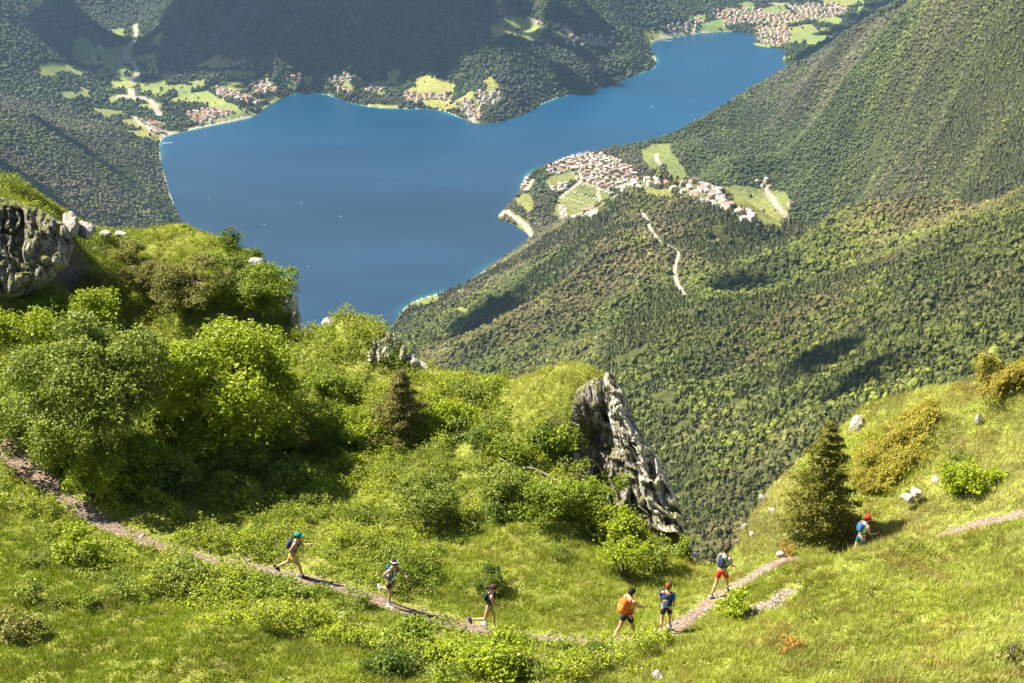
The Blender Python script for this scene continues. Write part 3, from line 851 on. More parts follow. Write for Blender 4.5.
LEAFSET = {
 'lime': [(0.24, 0.31, 0.012), (0.34, 0.40, 0.025)], 'green': [(0.16, 0.23, 0.016), (0.23, 0.30, 0.022)],
 'grey': [(0.18, 0.24, 0.03), (0.26, 0.30, 0.055)], 'dark': [(0.08, 0.14, 0.015), (0.13, 0.19, 0.02)],
 'olive': [(0.20, 0.20, 0.05), (0.27, 0.26, 0.06)], 'orange': [(0.50, 0.22, 0.04), (0.45, 0.33, 0.07)], 'dry': [(0.22, 0.19, 0.07), (0.16, 0.14, 0.06)],
}
def broadleaf(R, Hh, tone, seed, dens=1.0, leaf=0.11, open_=0.25, lobes=None):
    """crown mesh + stems mesh; R radius, Hh height; base at the origin"""
    r = np.random.default_rng(seed)
    nl = lobes or max(7, int(9 + R * 9))
    C = []
    for _ in range(nl):
        a = r.random() * 6.283; q = math.sqrt(r.random()) * 0.80; zz = 0.16 + 0.62 * r.random() * (1 - 0.45 * q * q)
        C.append((R * q * math.cos(a), R * q * math.sin(a), Hh * zz))
    C = np.array(C); LR = (0.19 + 0.20 * r.random(nl) ** 1.5) * R; LZ = LR * np.clip(Hh / (2 * R), 0.6, 1.3) * (0.8 + .3 * r.random(nl))
    area = (LR ** 2).sum() * 9
    nt = int(area * 15 * dens / (leaf / 0.11) ** 1.6)
    li = r.choice(nl, nt, p=(LR ** 2) / (LR ** 2).sum())
    d = r.normal(size=(nt, 3)); d /= np.linalg.norm(d, axis=1)[:, None]; d[:, 2] = np.where(d[:, 2] < -0.35, -d[:, 2], d[:, 2])
    rad = (1 - open_ * r.random(nt) ** 1.5) * (0.86 + 0.28 * r.random(nt))
    T = C[li] + d * rad[:, None] * np.c_[LR[li], LR[li], LZ[li]]
    T[:, 2] = np.maximum(T[:, 2], 0.04 * Hh)
    k = 12
    P = np.repeat(T, k, 0) + r.normal(size=(nt * k, 3)) * leaf * np.array([0.95, 0.95, 0.65])
    v, f = leaves(P, leaf * (0.6 + 0.8 * r.random(nt * k)), r, 0.45, 0.6)
    c0, c1 = map(np.array, LEAFSET[tone])
    lc = c0 + (c1 - c0) * r.random((nt, 1)); lc = lc * (0.75 + 0.5 * r.random((nt, 1)))
    c = np.repeat(np.repeat(lc, k, 0) * (0.8 + 0.4 * r.random((nt * k, 1))), 4, 0)
    crown = fast_mesh('crown', v, f, c, False, [M_LEAF])
    tb = []
    ns = 1 if Hh > 2.6 else r.integers(3, 6)
    if Hh > 2.6:
        top = np.array([0.05 * R, 0, 0.62 * Hh]); tb.append(limb((0, 0, -0.3), top, 0.05 * Hh ** .7, 0.02 * Hh, r, 0.05))
        for q in C: tb.append(limb(top * (0.35 + 0.45 * r.random()), q + np.array([0, 0, 0.1]), 0.035, 0.01, r))
    else:
        for q in C: tb.append(limb((r.normal() * 0.06, r.normal() * 0.06, -0.15), q, 0.018 + .01 * R, 0.006, r))
    for _ in range(nl * 3):
        j = r.integers(nt); tb.append(limb(C[li[j]], T[j], 0.010, 0.004, r, 0.1, 3))
    V, Fs = join_tubes(tb)
    stems = fast_mesh('stems', V, Fs, None, True, [M_BARK])
    return crown, stems, Hh > 2.6

def place_plant(name, cat, label, px, py, wpx, hpx, tone, seed, group=None, sink=0.05, **kw):
    """base of the plant at that spot of the photograph's ground, size in pixels at that distance"""
    p = hit(px, py)
    if p is None: print('NO HIT', name, px, py); return None
    w = p[1] * CP - p[2] * SP
    R = wpx / 2 / F * w; Hh = hpx / F * w / 0.93
    crown, stems, big = broadleaf(R, Hh, tone, seed, **kw)
    o = empty(name, (p[0], p[1], p[2] - sink)); tag(o, label, cat, group)
    mesh_obj('crown', crown, o); mesh_obj('trunk' if big else 'stems', stems, o)
    return o

PL = place_plant
PL('broadleaf_tree','tree','largest grey green leafy tree in the thicket at the left edge above the path',92,464,175,165,'grey',1,leaf=0.13,dens=1.2)
PL('broadleaf_tree','tree','bright lime green tree with layered leaves on the right of the left thicket',238,452,160,150,'lime',2,leaf=0.15,dens=1.05)
PL('broadleaf_tree','tree','slim light green treetop rising behind the grey green tree of the thicket',96,352,66,84,'lime',3,leaf=0.13)
PL('leafy_shrub','shrub','light green shrub at the left edge just below the dark shaded rock',30,366,80,66,'lime',4,leaf=0.12)
PL('leafy_shrub','shrub','green shrub at the left edge right above the start of the path',26,432,84,60,'green',5,leaf=0.11)
PL('leafy_shrub','shrub','dark green shrub filling the gap between the two big leafy trees',182,452,66,70,'green',6,leaf=0.11)
PL('leafy_shrub','shrub','pale grey green shrub below the lime green tree, above the path bend',178,492,44,44,'grey',7)
PL('leafy_shrub','shrub','olive green shrub on top of the left knoll near its middle',196,312,84,66,'olive',8,leaf=0.10)
PL('leafy_shrub','shrub','green shrub on the right shoulder of the left knoll above the lime tree',256,306,86,48,'green',9,leaf=0.11)
PL('leafy_shrub','shrub','low olive shrub on the left slope of the knoll above the slim treetop',150,292,52,40,'olive',10,leaf=0.09)
PL('leafy_shrub','shrub','small brownish green shrub on the knoll just under its grassy crest',130,262,40,24,'olive',11,leaf=0.09)
PL('leafy_shrub','shrub','grey green rounded shrub alone on the sunny slope above the second runner',426,530,68,68,'grey',12,leaf=0.09,dens=1.2)
PL('leafy_shrub','shrub','small round dark green bush in the open grass above the third runner',488,587,34,27,'dark',13,leaf=0.07,dens=1.5)
PL('leafy_shrub','shrub','pale green bush on the slope left of the fallen branch',496,500,46,44,'grey',14)
PL('leafy_shrub','shrub','wide deep green bush just below the fallen bare branch',545,515,74,44,'green',15)
PL('leafy_shrub','shrub','green bush at the foot of the dark hollow in the crag',578,512,60,36,'green',16)
PL('leafy_shrub','shrub','yellow green bush at the bottom of the gully slope right under the crag',626,577,58,52,'lime',17,leaf=0.09)
PL('leafy_shrub','shrub','pale green bush beside the crag foot, left of the gully',656,566,44,38,'grey',18)
PL('leafy_shrub','shrub','bush between the crag and the yellow green bush below it',612,535,56,40,'lime',19)
PL('leafy_shrub','shrub','bright green bush at the right end of the crag against the dark wood',683,560,24,42,'lime',20)
PL('leafy_shrub','shrub','bright green bush under the path just in front of the red shorts hiker',735,616,38,34,'lime',21)
PL('leafy_shrub','shrub','bright leafy bush beside the small rocks high on the right slope',968,488,66,34,'lime',22)
PL('leafy_shrub','shrub','green bush below the path between the second and third runners',404,650,62,34,'green',23)
PL('leafy_shrub','shrub','lime green bush at the bottom of the photo below the third runner',492,672,76,36,'lime',24)
PL('leafy_shrub','shrub','pale leafy plant in the meadow at the lower left edge',30,606,32,34,'grey',25)
PL('leafy_shrub','shrub','tufted green bush under the path at the left, below its first bend',74,560,56,34,'lime',26)
PL('leafy_shrub','shrub','low bush casting the dark patch of shade in the lower left corner',12,640,60,40,'olive',27)
PL('leafy_shrub','shrub','small green bush on the bank under the first runner',262,606,50,26,'green',28)
PL('leafy_shrub','shrub','slim young shrub standing above the path behind the first bend',219,498,26,46,'green',29)
PL('leafy_shrub','shrub','twiggy half bare dark shrub at the right edge near the bottom',1012,664,40,38,'olive',30,dens=0.35)
PL('leafy_shrub','shrub','low orange brown shrub in the grass of the right foreground slope',788,650,28,13,'orange',31,leaf=0.06)
PL('leafy_shrub','shrub','orange and yellow shrub by the white boulder where the path leaves sight',786,556,15,16,'orange',32,leaf=0.06)
PL('leafy_shrub','shrub','green bush in the shade right of the lime green tree',330,440,70,46,'green',33)
PL('leafy_shrub','shrub','green bush under the grass knob left of the saddle',330,398,60,38,'green',34)
PL('leafy_shrub','shrub','dark bush tucked beneath the left side of the grassy crag',548,446,36,26,'dark',36)
PL('leafy_shrub','shrub','lime green bush at the foot of the grey green tree, just above the path',104,492,70,52,'lime',41,leaf=0.11)
PL('leafy_shrub','shrub','mid green bush under the right side of the grey green tree',150,482,60,56,'green',42,leaf=0.11)
PL('leafy_shrub','shrub','yellow green bush between the left shrub and the grey green tree, low down',56,470,54,44,'lime',43,leaf=0.10)
PL('leafy_shrub','shrub','pale bush hiding the foot of the lime green tree',236,476,66,48,'grey',44,leaf=0.10)
PL('leafy_shrub','shrub','lime green bush at the lower right side of the lime green tree',292,450,66,56,'lime',45,leaf=0.11)
PL('leafy_shrub','shrub','green bush on the saddle side of the small brownish conifer',445,425,60,34,'lime',46,leaf=0.10)
PL('leafy_shrub','shrub','lime bush left of the small brownish conifer on the sunny slope',360,440,56,34,'lime',47,leaf=0.10)
PL('leafy_shrub','shrub','low bush growing over the foot of the crag beside the dark hollow',612,500,40,34,'green',51,leaf=0.09)
PL('leafy_shrub','shrub','pale bush reaching up the left edge of the dark rock wall',566,452,30,34,'grey',52,leaf=0.09)
PL('leafy_shrub','shrub','olive scrub under the left outcrop in its shade',40,318,70,32,'green',53,leaf=0.09)
PL('leafy_shrub','shrub','olive green scrub between the left outcrop and the knoll shrub',92,305,46,34,'olive',54,leaf=0.09)
PL('leafy_shrub','shrub','small reddish brown shrub at the left edge beside the grey green tree',8,420,20,40,'dry',37)

# small bushes dotted over the bank: four kinds, copied
protos = []
for k, tone in enumerate(['green', 'lime', 'grey', 'dark']):
    protos.append(broadleaf(0.42, 0.55, tone, 60 + k, dens=1.1, leaf=0.08)[:2])
spots = []
r = np.random.default_rng(77)
reg = [(0,500,360,480,34),(330,400,520,470,16),(480,440,660,560,18),(20,560,330,612,12),(330,630,600,680,9),(120,240,270,300,8),(860,420,1024,500,7),(430,380,520,450,8),(620,100,700,640,0)]
for (ax, ay, bx, by, n) in reg:
    for _ in range(n): spots.append((r.uniform(min(ax,bx), max(ax,bx)), r.uniform(min(ay,by), max(ay,by))))
TONEL = ['mid green', 'lime green', 'grey green', 'dark green']
cnt = 0
for (a, b) in spots:
    p = hit(a, b)
    if p is None or tdist(p[:1], p[1:2])[0] < 0.9: continue
    k = int(r.integers(4)); s = 0.6 + 1.1 * r.random() ** 1.5
    o = empty('small_bush', (p[0], p[1], p[2] - 0.03), r.random() * 6.28); o.scale = (s, s, s * r.uniform(0.75, 1.15))
    tag(o, 'small %s bush, one of many dotted over the leafy bank around the path' % TONEL[k], 'bush', 'small %s bushes dotted over the bank' % TONEL[k])
    mesh_obj('crown', protos[k][0], o); mesh_obj('stems', protos[k][1], o)
    cnt += 1
print('BUSHES', cnt)

# conifers
def conifer(R, Hh, seed, cols, needle=0.13, low=0.02, dens=1.0):
    r = np.random.default_rng(seed); P = []; tb = [limb((0, 0, -0.3), (0, 0, Hh * .98), 0.03 * Hh, 0.01, r, 0.01, 6)]
    nb = int(84 * dens)
    for b in range(nb):
        f = (b // 6 + 0.15 * r.random()) / (nb / 6); zz = Hh * (low + (1 - low) * f)
        L = R * (1 - f) ** 0.85 * (0.65 + 0.6 * r.random()) + 0.06
        a = b * 1.047 + (b // 6) * .5 + .5 * r.random(); dr = -0.15 * L + 0.35 * L * f
        e = np.array([L * math.cos(a), L * math.sin(a), zz + dr])
        tb.append(limb((0, 0, zz), e, 0.014, 0.004, r, 0.06, 3))
        m = int(26 + 170 * L)
        s = r.random(m) ** 0.6
        q = np.array([0, 0, zz]) + (e - np.array([0, 0, zz])) * s[:, None]
        wid = 0.24 * L * (1.15 - s)[:, None] + 0.05
        q = q + r.normal(size=(m, 3)) * np.array([1, 1, 0.22]) * wid
        P.append(q)
    P = np.concatenate(P); n = len(P)
    v, f = leaves(P, needle * (0.6 + 0.9 * r.random(n)), r, 0.25, 0.32)
    c0, c1 = map(np.array, cols)
    c = (c0 + (c1 - c0) * r.random((n, 1))) * (0.7 + 0.6 * r.random((n, 1)))
    V, Fs = join_tubes(tb)
    return fast_mesh('crown', v, f, np.repeat(c, 4, 0), False, [M_LEAF]), fast_mesh('trunk', V, Fs, None, True, [M_BARK])
def place_conifer(label, px, py, wpx, hpx, seed, cols, **kw):
    p = hit(px, py); w = p[1] * CP - p[2] * SP
    cr, tr = conifer(wpx / 2 / F * w, hpx / F * w / 0.92, seed, cols, **kw)
    o = empty('conifer_tree', (p[0], p[1], p[2] - 0.05)); tag(o, label, 'tree')
    mesh_obj('crown', cr, o); mesh_obj('trunk', tr, o)
place_conifer('dark yellowish green spruce standing at the edge of the gully beside the right slope', 818, 534, 84, 118, 5, ((0.11, 0.125, 0.02), (0.27, 0.25, 0.04)), dens=1.1)
place_conifer('small brownish green young conifer on the slope left of the grass saddle', 402, 432, 64, 66, 6, ((0.14, 0.14, 0.03), (0.26, 0.22, 0.06)), dens=0.7)
# dwarf pine mats
def dwarf_pine(R, Hh, seed, cols, ax=1.0):
    r = np.random.default_rng(seed); n = int(R * R * 1300 * ax)
    nl = int(10 + 10 * R * ax)
    C = np.c_[(r.random(nl) - .5) * 1.6 * R * ax, (r.random(nl) - .5) * 1.4 * R, np.full(nl, Hh * .1)]
    tips = C[r.integers(nl, size=n)] + r.normal(size=(n, 3)) * np.array([0.22 * R, 0.22 * R, 0])
    tips[:, 2] = Hh * (0.25 + 0.75 * np.clip(fbm(tips[:, 0] / .45 + 5, tips[:, 1] / .45, seed, 2) * 1.3 - .1, 0, 1)) * r.random(n) ** 0.35
    k = 6; P = np.repeat(tips, k, 0) + r.normal(size=(n * k, 3)) * 0.05
    v, f = leaves(P, 0.10 * (0.6 + 0.9 * r.random(n * k)), r, 0.6, 0.3)
    c0, c1 = map(np.array, cols); c = np.repeat(c0 + (c1 - c0) * r.random((n, 1)), k, 0) * (0.7 + .6 * r.random((n * k, 1)))
    tb = [limb((q[0] * .4, q[1] * .4, -.1), (q[0], q[1], Hh * .5), 0.03, 0.01, r) for q in C]
    V, Fs = join_tubes(tb)
    return fast_mesh('crown', v, f, np.repeat(c, 4, 0), False, [M_LEAF]), fast_mesh('stems', V, Fs, None, True, [M_BARK])
for lab, px, py, R, Hh, sd, ax, cols in [
  ('wide mat of golden green dwarf pine hanging on the left flank of the right slope', 890, 462, 1.25, 0.8, 1, 1.0, ((0.20, 0.19, 0.02), (0.40, 0.34, 0.035))),
  ('lower part of golden dwarf pine growing down the flank beside the spruce', 880, 485, 0.8, 0.6, 2, 1.0, ((0.20, 0.19, 0.02), (0.38, 0.32, 0.035))),
  ('golden green dwarf pine standing up on the skyline at the right edge', 1006, 386, 0.9, 1.35, 3, 1.2, ((0.19, 0.18, 0.02), (0.38, 0.31, 0.035))),
  ('upper patch of golden dwarf pine just under the crest of the right slope', 906, 430, 0.8, 0.6, 4, 1.0, ((0.20, 0.19, 0.02), (0.40, 0.34, 0.035)))]:
    p = hit(px, py); o = empty('dwarf_pine', (p[0], p[1], p[2] - .05)); tag(o, lab, 'shrub')
    a, b = dwarf_pine(R, Hh, sd, cols, ax)
    # let the mat follow the slope it grows on
    for me_ in (a, b):
        co = np.empty(len(me_.vertices) * 3, np.float32); me_.vertices.foreach_get('co', co); co = co.reshape(-1, 3)
        co[:, 2] += near_h(co[:, 0] + p[0], co[:, 1] + p[1]) - p[2]
        me_.vertices.foreach_set('co', co.ravel()); me_.update()
    mesh_obj('crown', a, o); mesh_obj('stems', b, o)

# ---- rocks
t = NT('pale_limestone')
g = t.n('ShaderNodeNewGeometry')
big = t.noise(1.6, 8, 0.7, dist=0.6); fine = t.noise(11, 6, 0.7)
vo = t.n('ShaderNodeTexVoronoi', feature='DISTANCE_TO_EDGE'); vo.inputs['Scale'].default_value = 1.7
mp = t.n('ShaderNodeMapping'); mp.inputs['Scale'].default_value = (1, 1, 0.45); t.l(t.obj(), mp.inputs[0])
nd = t.n('ShaderNodeTexNoise'); nd.inputs['Scale'].default_value = 3; t.l(mp.outputs[0], nd.inputs[0])
ad = t.mix(0.3, mp.outputs[0], nd.outputs['Color'], 'ADD'); t.l(ad, vo.inputs['Vector'])
crack = t.ramp(vo.outputs[0], [(0.0, (0.35, 0.33, 0.31)), (0.05, (1, 1, 1))])
base = t.ramp(big, [(0.34, (0.17, 0.145, 0.115)), (0.43, (0.42, 0.385, 0.34)), (0.54, (0.70, 0.67, 0.62))])
sep = t.n('ShaderNodeSeparateXYZ'); t.l(g.outputs['Normal'], sep.inputs[0])
up_ = t.n('ShaderNodeMath', operation='MULTIPLY_ADD'); t.l(t.noise(2.3, 5, 0.7), up_.inputs[0]); up_.inputs[1].default_value = 1.5; t.l(sep.outputs[2], up_.inputs[2])
turfmask = t.ramp(up_.outputs[0], [(0.0, (0, 0, 0)), (1.0, (1, 1, 1))]); e_ = turfmask.node.color_ramp.elements; e_[0].position = 0.0
mr = t.n('ShaderNodeMapRange'); mr.inputs['From Min'].default_value = 1.50; mr.inputs['From Max'].default_value = 1.66; t.l(up_.outputs[0], mr.inputs['Value'])
t.l(t.mix(mr.outputs[0], t.mix(0.7, base, crack, 'MULTIPLY'), (0.17, 0.19, 0.035)), t.b.inputs['Base Color'])
sm = t.n('ShaderNodeMath', operation='ADD'); t.l(fine, sm.inputs[0]); t.l(crack, sm.inputs[1])
t.bump(sm.outputs[0], 0.8, 0.12); t.rough(0.9, 0.15)
M_ROCK = t.m
M_ROCK_SHADE = t.m.copy(); M_ROCK_SHADE.name = 'shade_darkened_limestone'  # darker copy of the limestone: shade of hollow and outcrop put into its colour
for nd_ in M_ROCK_SHADE.node_tree.nodes:
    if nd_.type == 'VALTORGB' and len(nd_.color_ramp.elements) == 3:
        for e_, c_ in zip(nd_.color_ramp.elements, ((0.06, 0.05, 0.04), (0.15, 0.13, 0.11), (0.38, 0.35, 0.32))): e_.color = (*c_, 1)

t = NT('weathered_white_stone')
t.l(t.ramp(t.noise(7, 6, .7), [(0.32, (0.20, 0.18, 0.15)), (0.62, (0.52, 0.49, 0.44))]), t.b.inputs['Base Color']); t.rough(.9, .15); t.bump(t.noise(14, 5, .7), .7, .05)
M_STONE = t.m
def boulder(size, seed, sub=4, cuts=14, rough=0.10):
    """angular block: a sphere cut by random planes, then roughened"""
    v, f = ICO[sub]
    r = np.random.default_rng(seed)
    d = v / np.linalg.norm(v, axis=1)[:, None]
    N = r.normal(size=(cuts, 3)); N /= np.linalg.norm(N, axis=1)[:, None]
    off = 0.62 + 0.3 * r.random(cuts)
    q = d @ N.T; rad = np.where(q > 0.05, off / np.maximum(q, 0.05), 9).min(1); rad = np.minimum(rad, 1.15)
    p = d * rad[:, None]
    nn = fbm(p[:, 0] * 2.3 + p[:, 2] * 1.7 + seed, p[:, 1] * 2.3 - p[:, 2] * 2.9, seed, 4) - 0.5
    n2 = np.abs(fbm(p[:, 0] * 5 + p[:, 2] * 6, p[:, 1] * 5 + p[:, 2] * 3 + seed, seed + 3, 3) - 0.5)
    p = p * (1 + rough * 2.6 * nn - rough * 2.2 * n2)[:, None]
    return p * np.asarray(size), f
ICO = {k: ico(k) for k in (2, 3, 4, 5)}
def rot(v, rx, ry, rz):
    M = np.array((Matrix.Rotation(rz, 3, 'Z') @ Matrix.Rotation(ry, 3, 'Y') @ Matrix.Rotation(rx, 3, 'X')))
    return v @ M.T
def rock_thing(name, label, cat, blocks, base, group=None, sub=4, rough=0.12, mat=None):
    V, Fs, o = [], [], 0
    for (c, size, rv, sd) in blocks:
        v, f = boulder(size, sd, sub, rough=rough); v = rot(v, *rv) + np.asarray(c)
        V.append(v - np.asarray(base)); Fs.append(f + o); o += len(v)
    me = fast_mesh(name, np.concatenate(V), np.concatenate(Fs), None, False, [mat or M_ROCK])
    ob = mesh_obj(name, me); ob.location = tuple(base)
    return tag(ob, label, cat, group)
def B(px, py, d, sx, sy, sz, rx=0, ry=0, rz=0, sd=0):
    return (at(px, py, d), (sx, sy, sz), (rx, ry, rz), sd)
def rock_face(name, label, rows, seed, mat, nu=110, nv=150, amp=0.45, bulge=0.5, thick=1.6, shear=0.0, hollow=None, scale=1.0):
    """a closed, thick slab of broken rock; rows = (py, left px, right px, depth)"""
    rows = np.array(rows, float)
    tv = np.linspace(0, 1, nv); src = np.linspace(0, 1, len(rows))
    py = np.interp(tv, src, rows[:, 0]); L = np.interp(tv, src, rows[:, 1]); R = np.interp(tv, src, rows[:, 2]); Dp = np.interp(tv, src, rows[:, 3])
    u = np.linspace(0, 1, nu)
    L = L + 5 * (fbm(tv * 7, tv * 0 + seed, seed, 3) - .5) * 2; R = R + 5 * (fbm(tv * 8, tv * 0 + seed + 5, seed + 1, 3) - .5) * 2
    PXg = L[:, None] + (R - L)[:, None] * u[None]; PYg = np.repeat(py[:, None], nu, 1)
    mx = (PXg - PYg * shear) / 28.0 * scale; my = PYg / 28.0 * scale
    wx = mx + 0.7 * (fbm(mx * .9, my * .9, seed + 9, 3) - .5); wy = my + 0.7 * (fbm(mx * .9 + 7, my * .9, seed + 10, 3) - .5)
    strat = 1 - np.abs(2 * fbm(wx * 2.3, wy * 1.15, seed + 2, 5) - 1)          # ribs running down the face
    blk_ = noise(np.floor(wx * 2.2) * 3.1, np.floor(wy * 1.3 + np.floor(wx * 2.2) * .37) * 2.7, seed + 3)
    fine_ = fbm(wx * 7, wy * 5, seed + 4, 3)
    e = np.sin(np.pi * np.clip(u, 0, 1))[None] ** 0.5
    dd = Dp[:, None] - bulge * e - amp * ((strat - .6) * 1.6 + (blk_ - .5) * 1.1 + (fine_ - .5) * .5) * (0.3 + 0.7 * e)
    if hollow:
        for hx, hy, hr, hd in hollow: dd = dd + hd * np.exp(-(((PXg - hx) / hr) ** 2 + ((PYg - hy) / (hr * 1.5)) ** 2))
    rx, ry_, rz_ = ray(PXg, PYg)
    Fr = np.stack([rx * dd, ry_ * dd, rz_ * dd], -1)
    back = Dp[:, None] + thick * (0.6 + 0.4 * e)
    Bk = Fr * 1.0
    Bk[..., 0] = rx * Dp[:, None] * 1.0; Bk[..., 1] = ry_ * Dp[:, None] + thick * (0.3 + 0.7 * e); Bk[..., 2] = rz_ * Dp[:, None] - 0.1 - 0.62 * thick * (0.3 + 0.7 * e)
    V = np.r_[Fr.reshape(-1, 3), Bk.reshape(-1, 3)]; n = nu * nv
    i = (np.arange(nv - 1)[:, None] * nu + np.arange(nu - 1)[None]).ravel()
    Q = [np.c_[i, i + nu, i + nu + 1, i + 1], np.c_[i + n, i + 1 + n, i + nu + 1 + n, i + nu + n]]
    k = np.arange(nu - 1); Q.append(np.c_[k, k + 1, k + 1 + n, k + n]); k2 = k + (nv - 1) * nu; Q.append(np.c_[k2 + 1, k2, k2 + n, k2 + 1 + n])
    j = np.arange(nv - 1) * nu; Q.append(np.c_[j + nu, j, j + n, j + nu + n]); j2 = j + nu - 1; Q.append(np.c_[j2, j2 + nu, j2 + nu + n, j2 + n])
    base = V.mean(0)
    me = fast_mesh(name, V - base, np.concatenate(Q), None, False, [mat])
    ob = mesh_obj(name, me); ob.location = tuple(base); return tag(ob, label, 'rock')
rs = np.random.default_rng(4)
rock_face('rock_crag', 'bright limestone spine of the crag falling to the right above the wooded gully',
  [(372,609,613,47.7),(382,603,619,47.5),(395,602,626,47.3),(420,610,636,47.0),(448,618,652,46.7),(475,630,664,46.4),(498,642,674,46.0),(518,654,684,45.7),(532,662,682,45.5)], 3, M_ROCK, shear=0.5, amp=.85, scale=1.3)
rock_face('rock_crag', 'shade-darkened rock wall of the hollow under the grassy top of the crag',
  [(378,592,600,47.6),(388,580,608,47.4),(404,574,614,47.1),(435,568,626,46.9),(466,572,640,46.6),(490,584,652,46.3),(512,606,668,45.9),(530,636,676,45.6)], 8, M_ROCK_SHADE, shear=0.25, amp=.7, bulge=.15, hollow=[(590,440,16,1.3),(604,472,16,1.0)])
rock_face('rock_outcrop', 'grey limestone outcrop on the right side of the grassy knob by the lake',
  [(332,380,396,54.0),(342,372,403,53.8),(352,368,406,53.6),(361,368,404,53.4)], 12, M_ROCK, amp=.4, bulge=.2, scale=1.4, nu=80, nv=70, thick=.7)
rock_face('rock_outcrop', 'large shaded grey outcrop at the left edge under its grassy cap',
  [(198,-60,6,54.9),(208,-60,40,54.6),(222,-60,60,54.4),(240,-60,70,54.1),(262,-60,62,53.7),(280,-60,44,53.4),(294,-60,22,53.2)], 15, M_ROCK_SHADE, amp=.7, bulge=.6, nu=170, nv=130, thick=1.2)
rock_thing('rock_outcrop','whitish rock lying in the saddle right of the grassy knob','rock',[B(414,362,53.6,.42,.4,.25,0,.2,.3,24),B(424,366,53.6,.26,.3,.18,0,.2,.3,25)],at(414,364,53.6),mat=M_STONE)
rock_thing('rock_outcrop','white rock edge at the left end of the grassy knob by the lake','rock',[B(328,322,55.2,.30,.3,.16,0,-.4,.3,26)],at(328,324,55.2),mat=M_STONE)
rock_thing('rock_outcrop','pale rocks topping the end of the left outcrop above the knoll saddle','rock',[B(70,226,56.0,.40,.6,.55,0,.1,.2,36),B(86,231,56.4,.36,.5,.48,0,.2,.5,37)],at(78,228,56.3),mat=M_STONE)
rock_thing('rock_outcrop','row of white stones on the crest between outcrop and knoll','rock',[B(106,233,59.5,.28,.3,.15,0,.1,.2,39),B(120,234,59.8,.30,.3,.14,0,.1,.6,40)],at(112,235,59.5),mat=M_STONE)
rock_thing('rock_outcrop','white rocks on the right shoulder of the knoll at the drop to the lake','rock',[B(258,262,59.6,.45,.4,.2,0,.4,.2,41),B(268,272,59.4,.38,.4,.25,0,.5,.2,42)],at(262,268,59.6),mat=M_STONE)
rock_thing('rock_outcrop','dark rock step where the knoll falls off towards the lake','rock',[B(278,290,58.9,.5,.5,.5,0,.4,.2,43),B(289,306,58.5,.45,.5,.6,0,.4,.2,44),B(296,322,57.8,.3,.4,.5,0,.2,.2,45)],at(285,306,58.6))
rock_thing('rock_outcrop','white rock face under the left end of the right hand crest','rock',[B(857,424,48.6,.28,.4,.36,0,.2,.2,46),B(866,428,48.6,.24,.4,.22,0,.2,.2,47)],at(860,428,48.6),mat=M_STONE)
rock_thing('rock_outcrop','pale rocks poking out of the right slope beside the bright leafy bush','rock',[B(908,498,42.9,.30,.3,.16,0,.1,.5,48),B(917,492,43.0,.22,.3,.14,0,.1,.2,49)],at(912,495,43),mat=M_STONE)
rock_thing('rock_outcrop','flat pale rock slab in the right slope above the pair of pale rocks','rock',[B(940,480,43.6,.36,.3,.12,0,.1,.1,50),B(949,481,43.5,.22,.3,.12,0,.1,.1,51)],at(944,480,43.5),mat=M_STONE)
def stone(label, px, py, w, h, sd, name='boulder', group=None):
    p = hit(px, py); dd = p[1] * CP - p[2] * SP; s = w / 2 / F * dd; q = h / 2 / F * dd
    rock_thing(name, label, 'rock', [(p + np.array([0, 0, q * 0.4]), (s, s * .9, q * 1.15), (0.1, 0.1, sd), sd)], p, group, 3, mat=M_STONE)
stone('white flat stone in the grass at the bottom right of the centre', 657, 677, 15, 7, 61)
stone('two toned pale stone near the lime bush at the bottom centre', 462, 662, 17, 9, 62)
stone('pale stone in the grass below the path left of the second runner', 343, 619, 17, 10, 63)
stone('large white boulder on the path beside the orange shrub', 782, 556, 15, 9, 64)
stone('white stone at the rim of the gully, higher of the two', 744, 523, 8, 8, 65)
stone('pale block at the rim of the gully just above where the path leaves the gully', 737, 534, 6, 8, 66)
stone('white stone in the grass in the middle of the knoll', 157, 294, 8, 8, 67)
stone('white stone on the knoll crest slope near the row of stones', 95, 252, 7, 7, 68)
stone('brown rock block at the left of the gully mouth', 694, 556, 14, 13, 69)
stone('tiny white stone below the path near the bright green bush', 707, 611, 6, 5, 70)
stone('pale stone beside the spruce foot on the right slope', 798, 534, 9, 6, 71)
stone('pale broken rock on the dry edge above the gully, left of the spruce',762,498,10,12,81)
stone('small pale rock on the dry edge near the spruce top shadow',772,512,8,7,82)
stone('white rock low on the dry edge of the gully',752,536,9,7,83)
stone('pinkish stone on the crest of the right slope', 978, 424, 8, 16, 72)
stone('pale stone at the inner side of the path near the left edge', 67, 510, 10, 6, 73)
r = np.random.default_rng(5)
for k in range(90):
    q = trail_xy[int(r.integers(len(trail_xy)))]
    a = r.normal(0, 0.26, 2); p = np.array([q[0] + a[0], q[1] + a[1], 0]); p[2] = near_h(p[:1], p[1:2])[0]
    s = 0.04 + 0.09 * r.random() ** 2.5
    rock_thing('path_stone', 'small pale loose stone, one of many lying along the footpath', 'stone', [(p + np.array([0, 0, s * .4]), (s, s * .8, s * .6), (0, 0, r.random() * 6), 200 + k)], p, 'loose stones along the footpath', 2, mat=M_STONE)
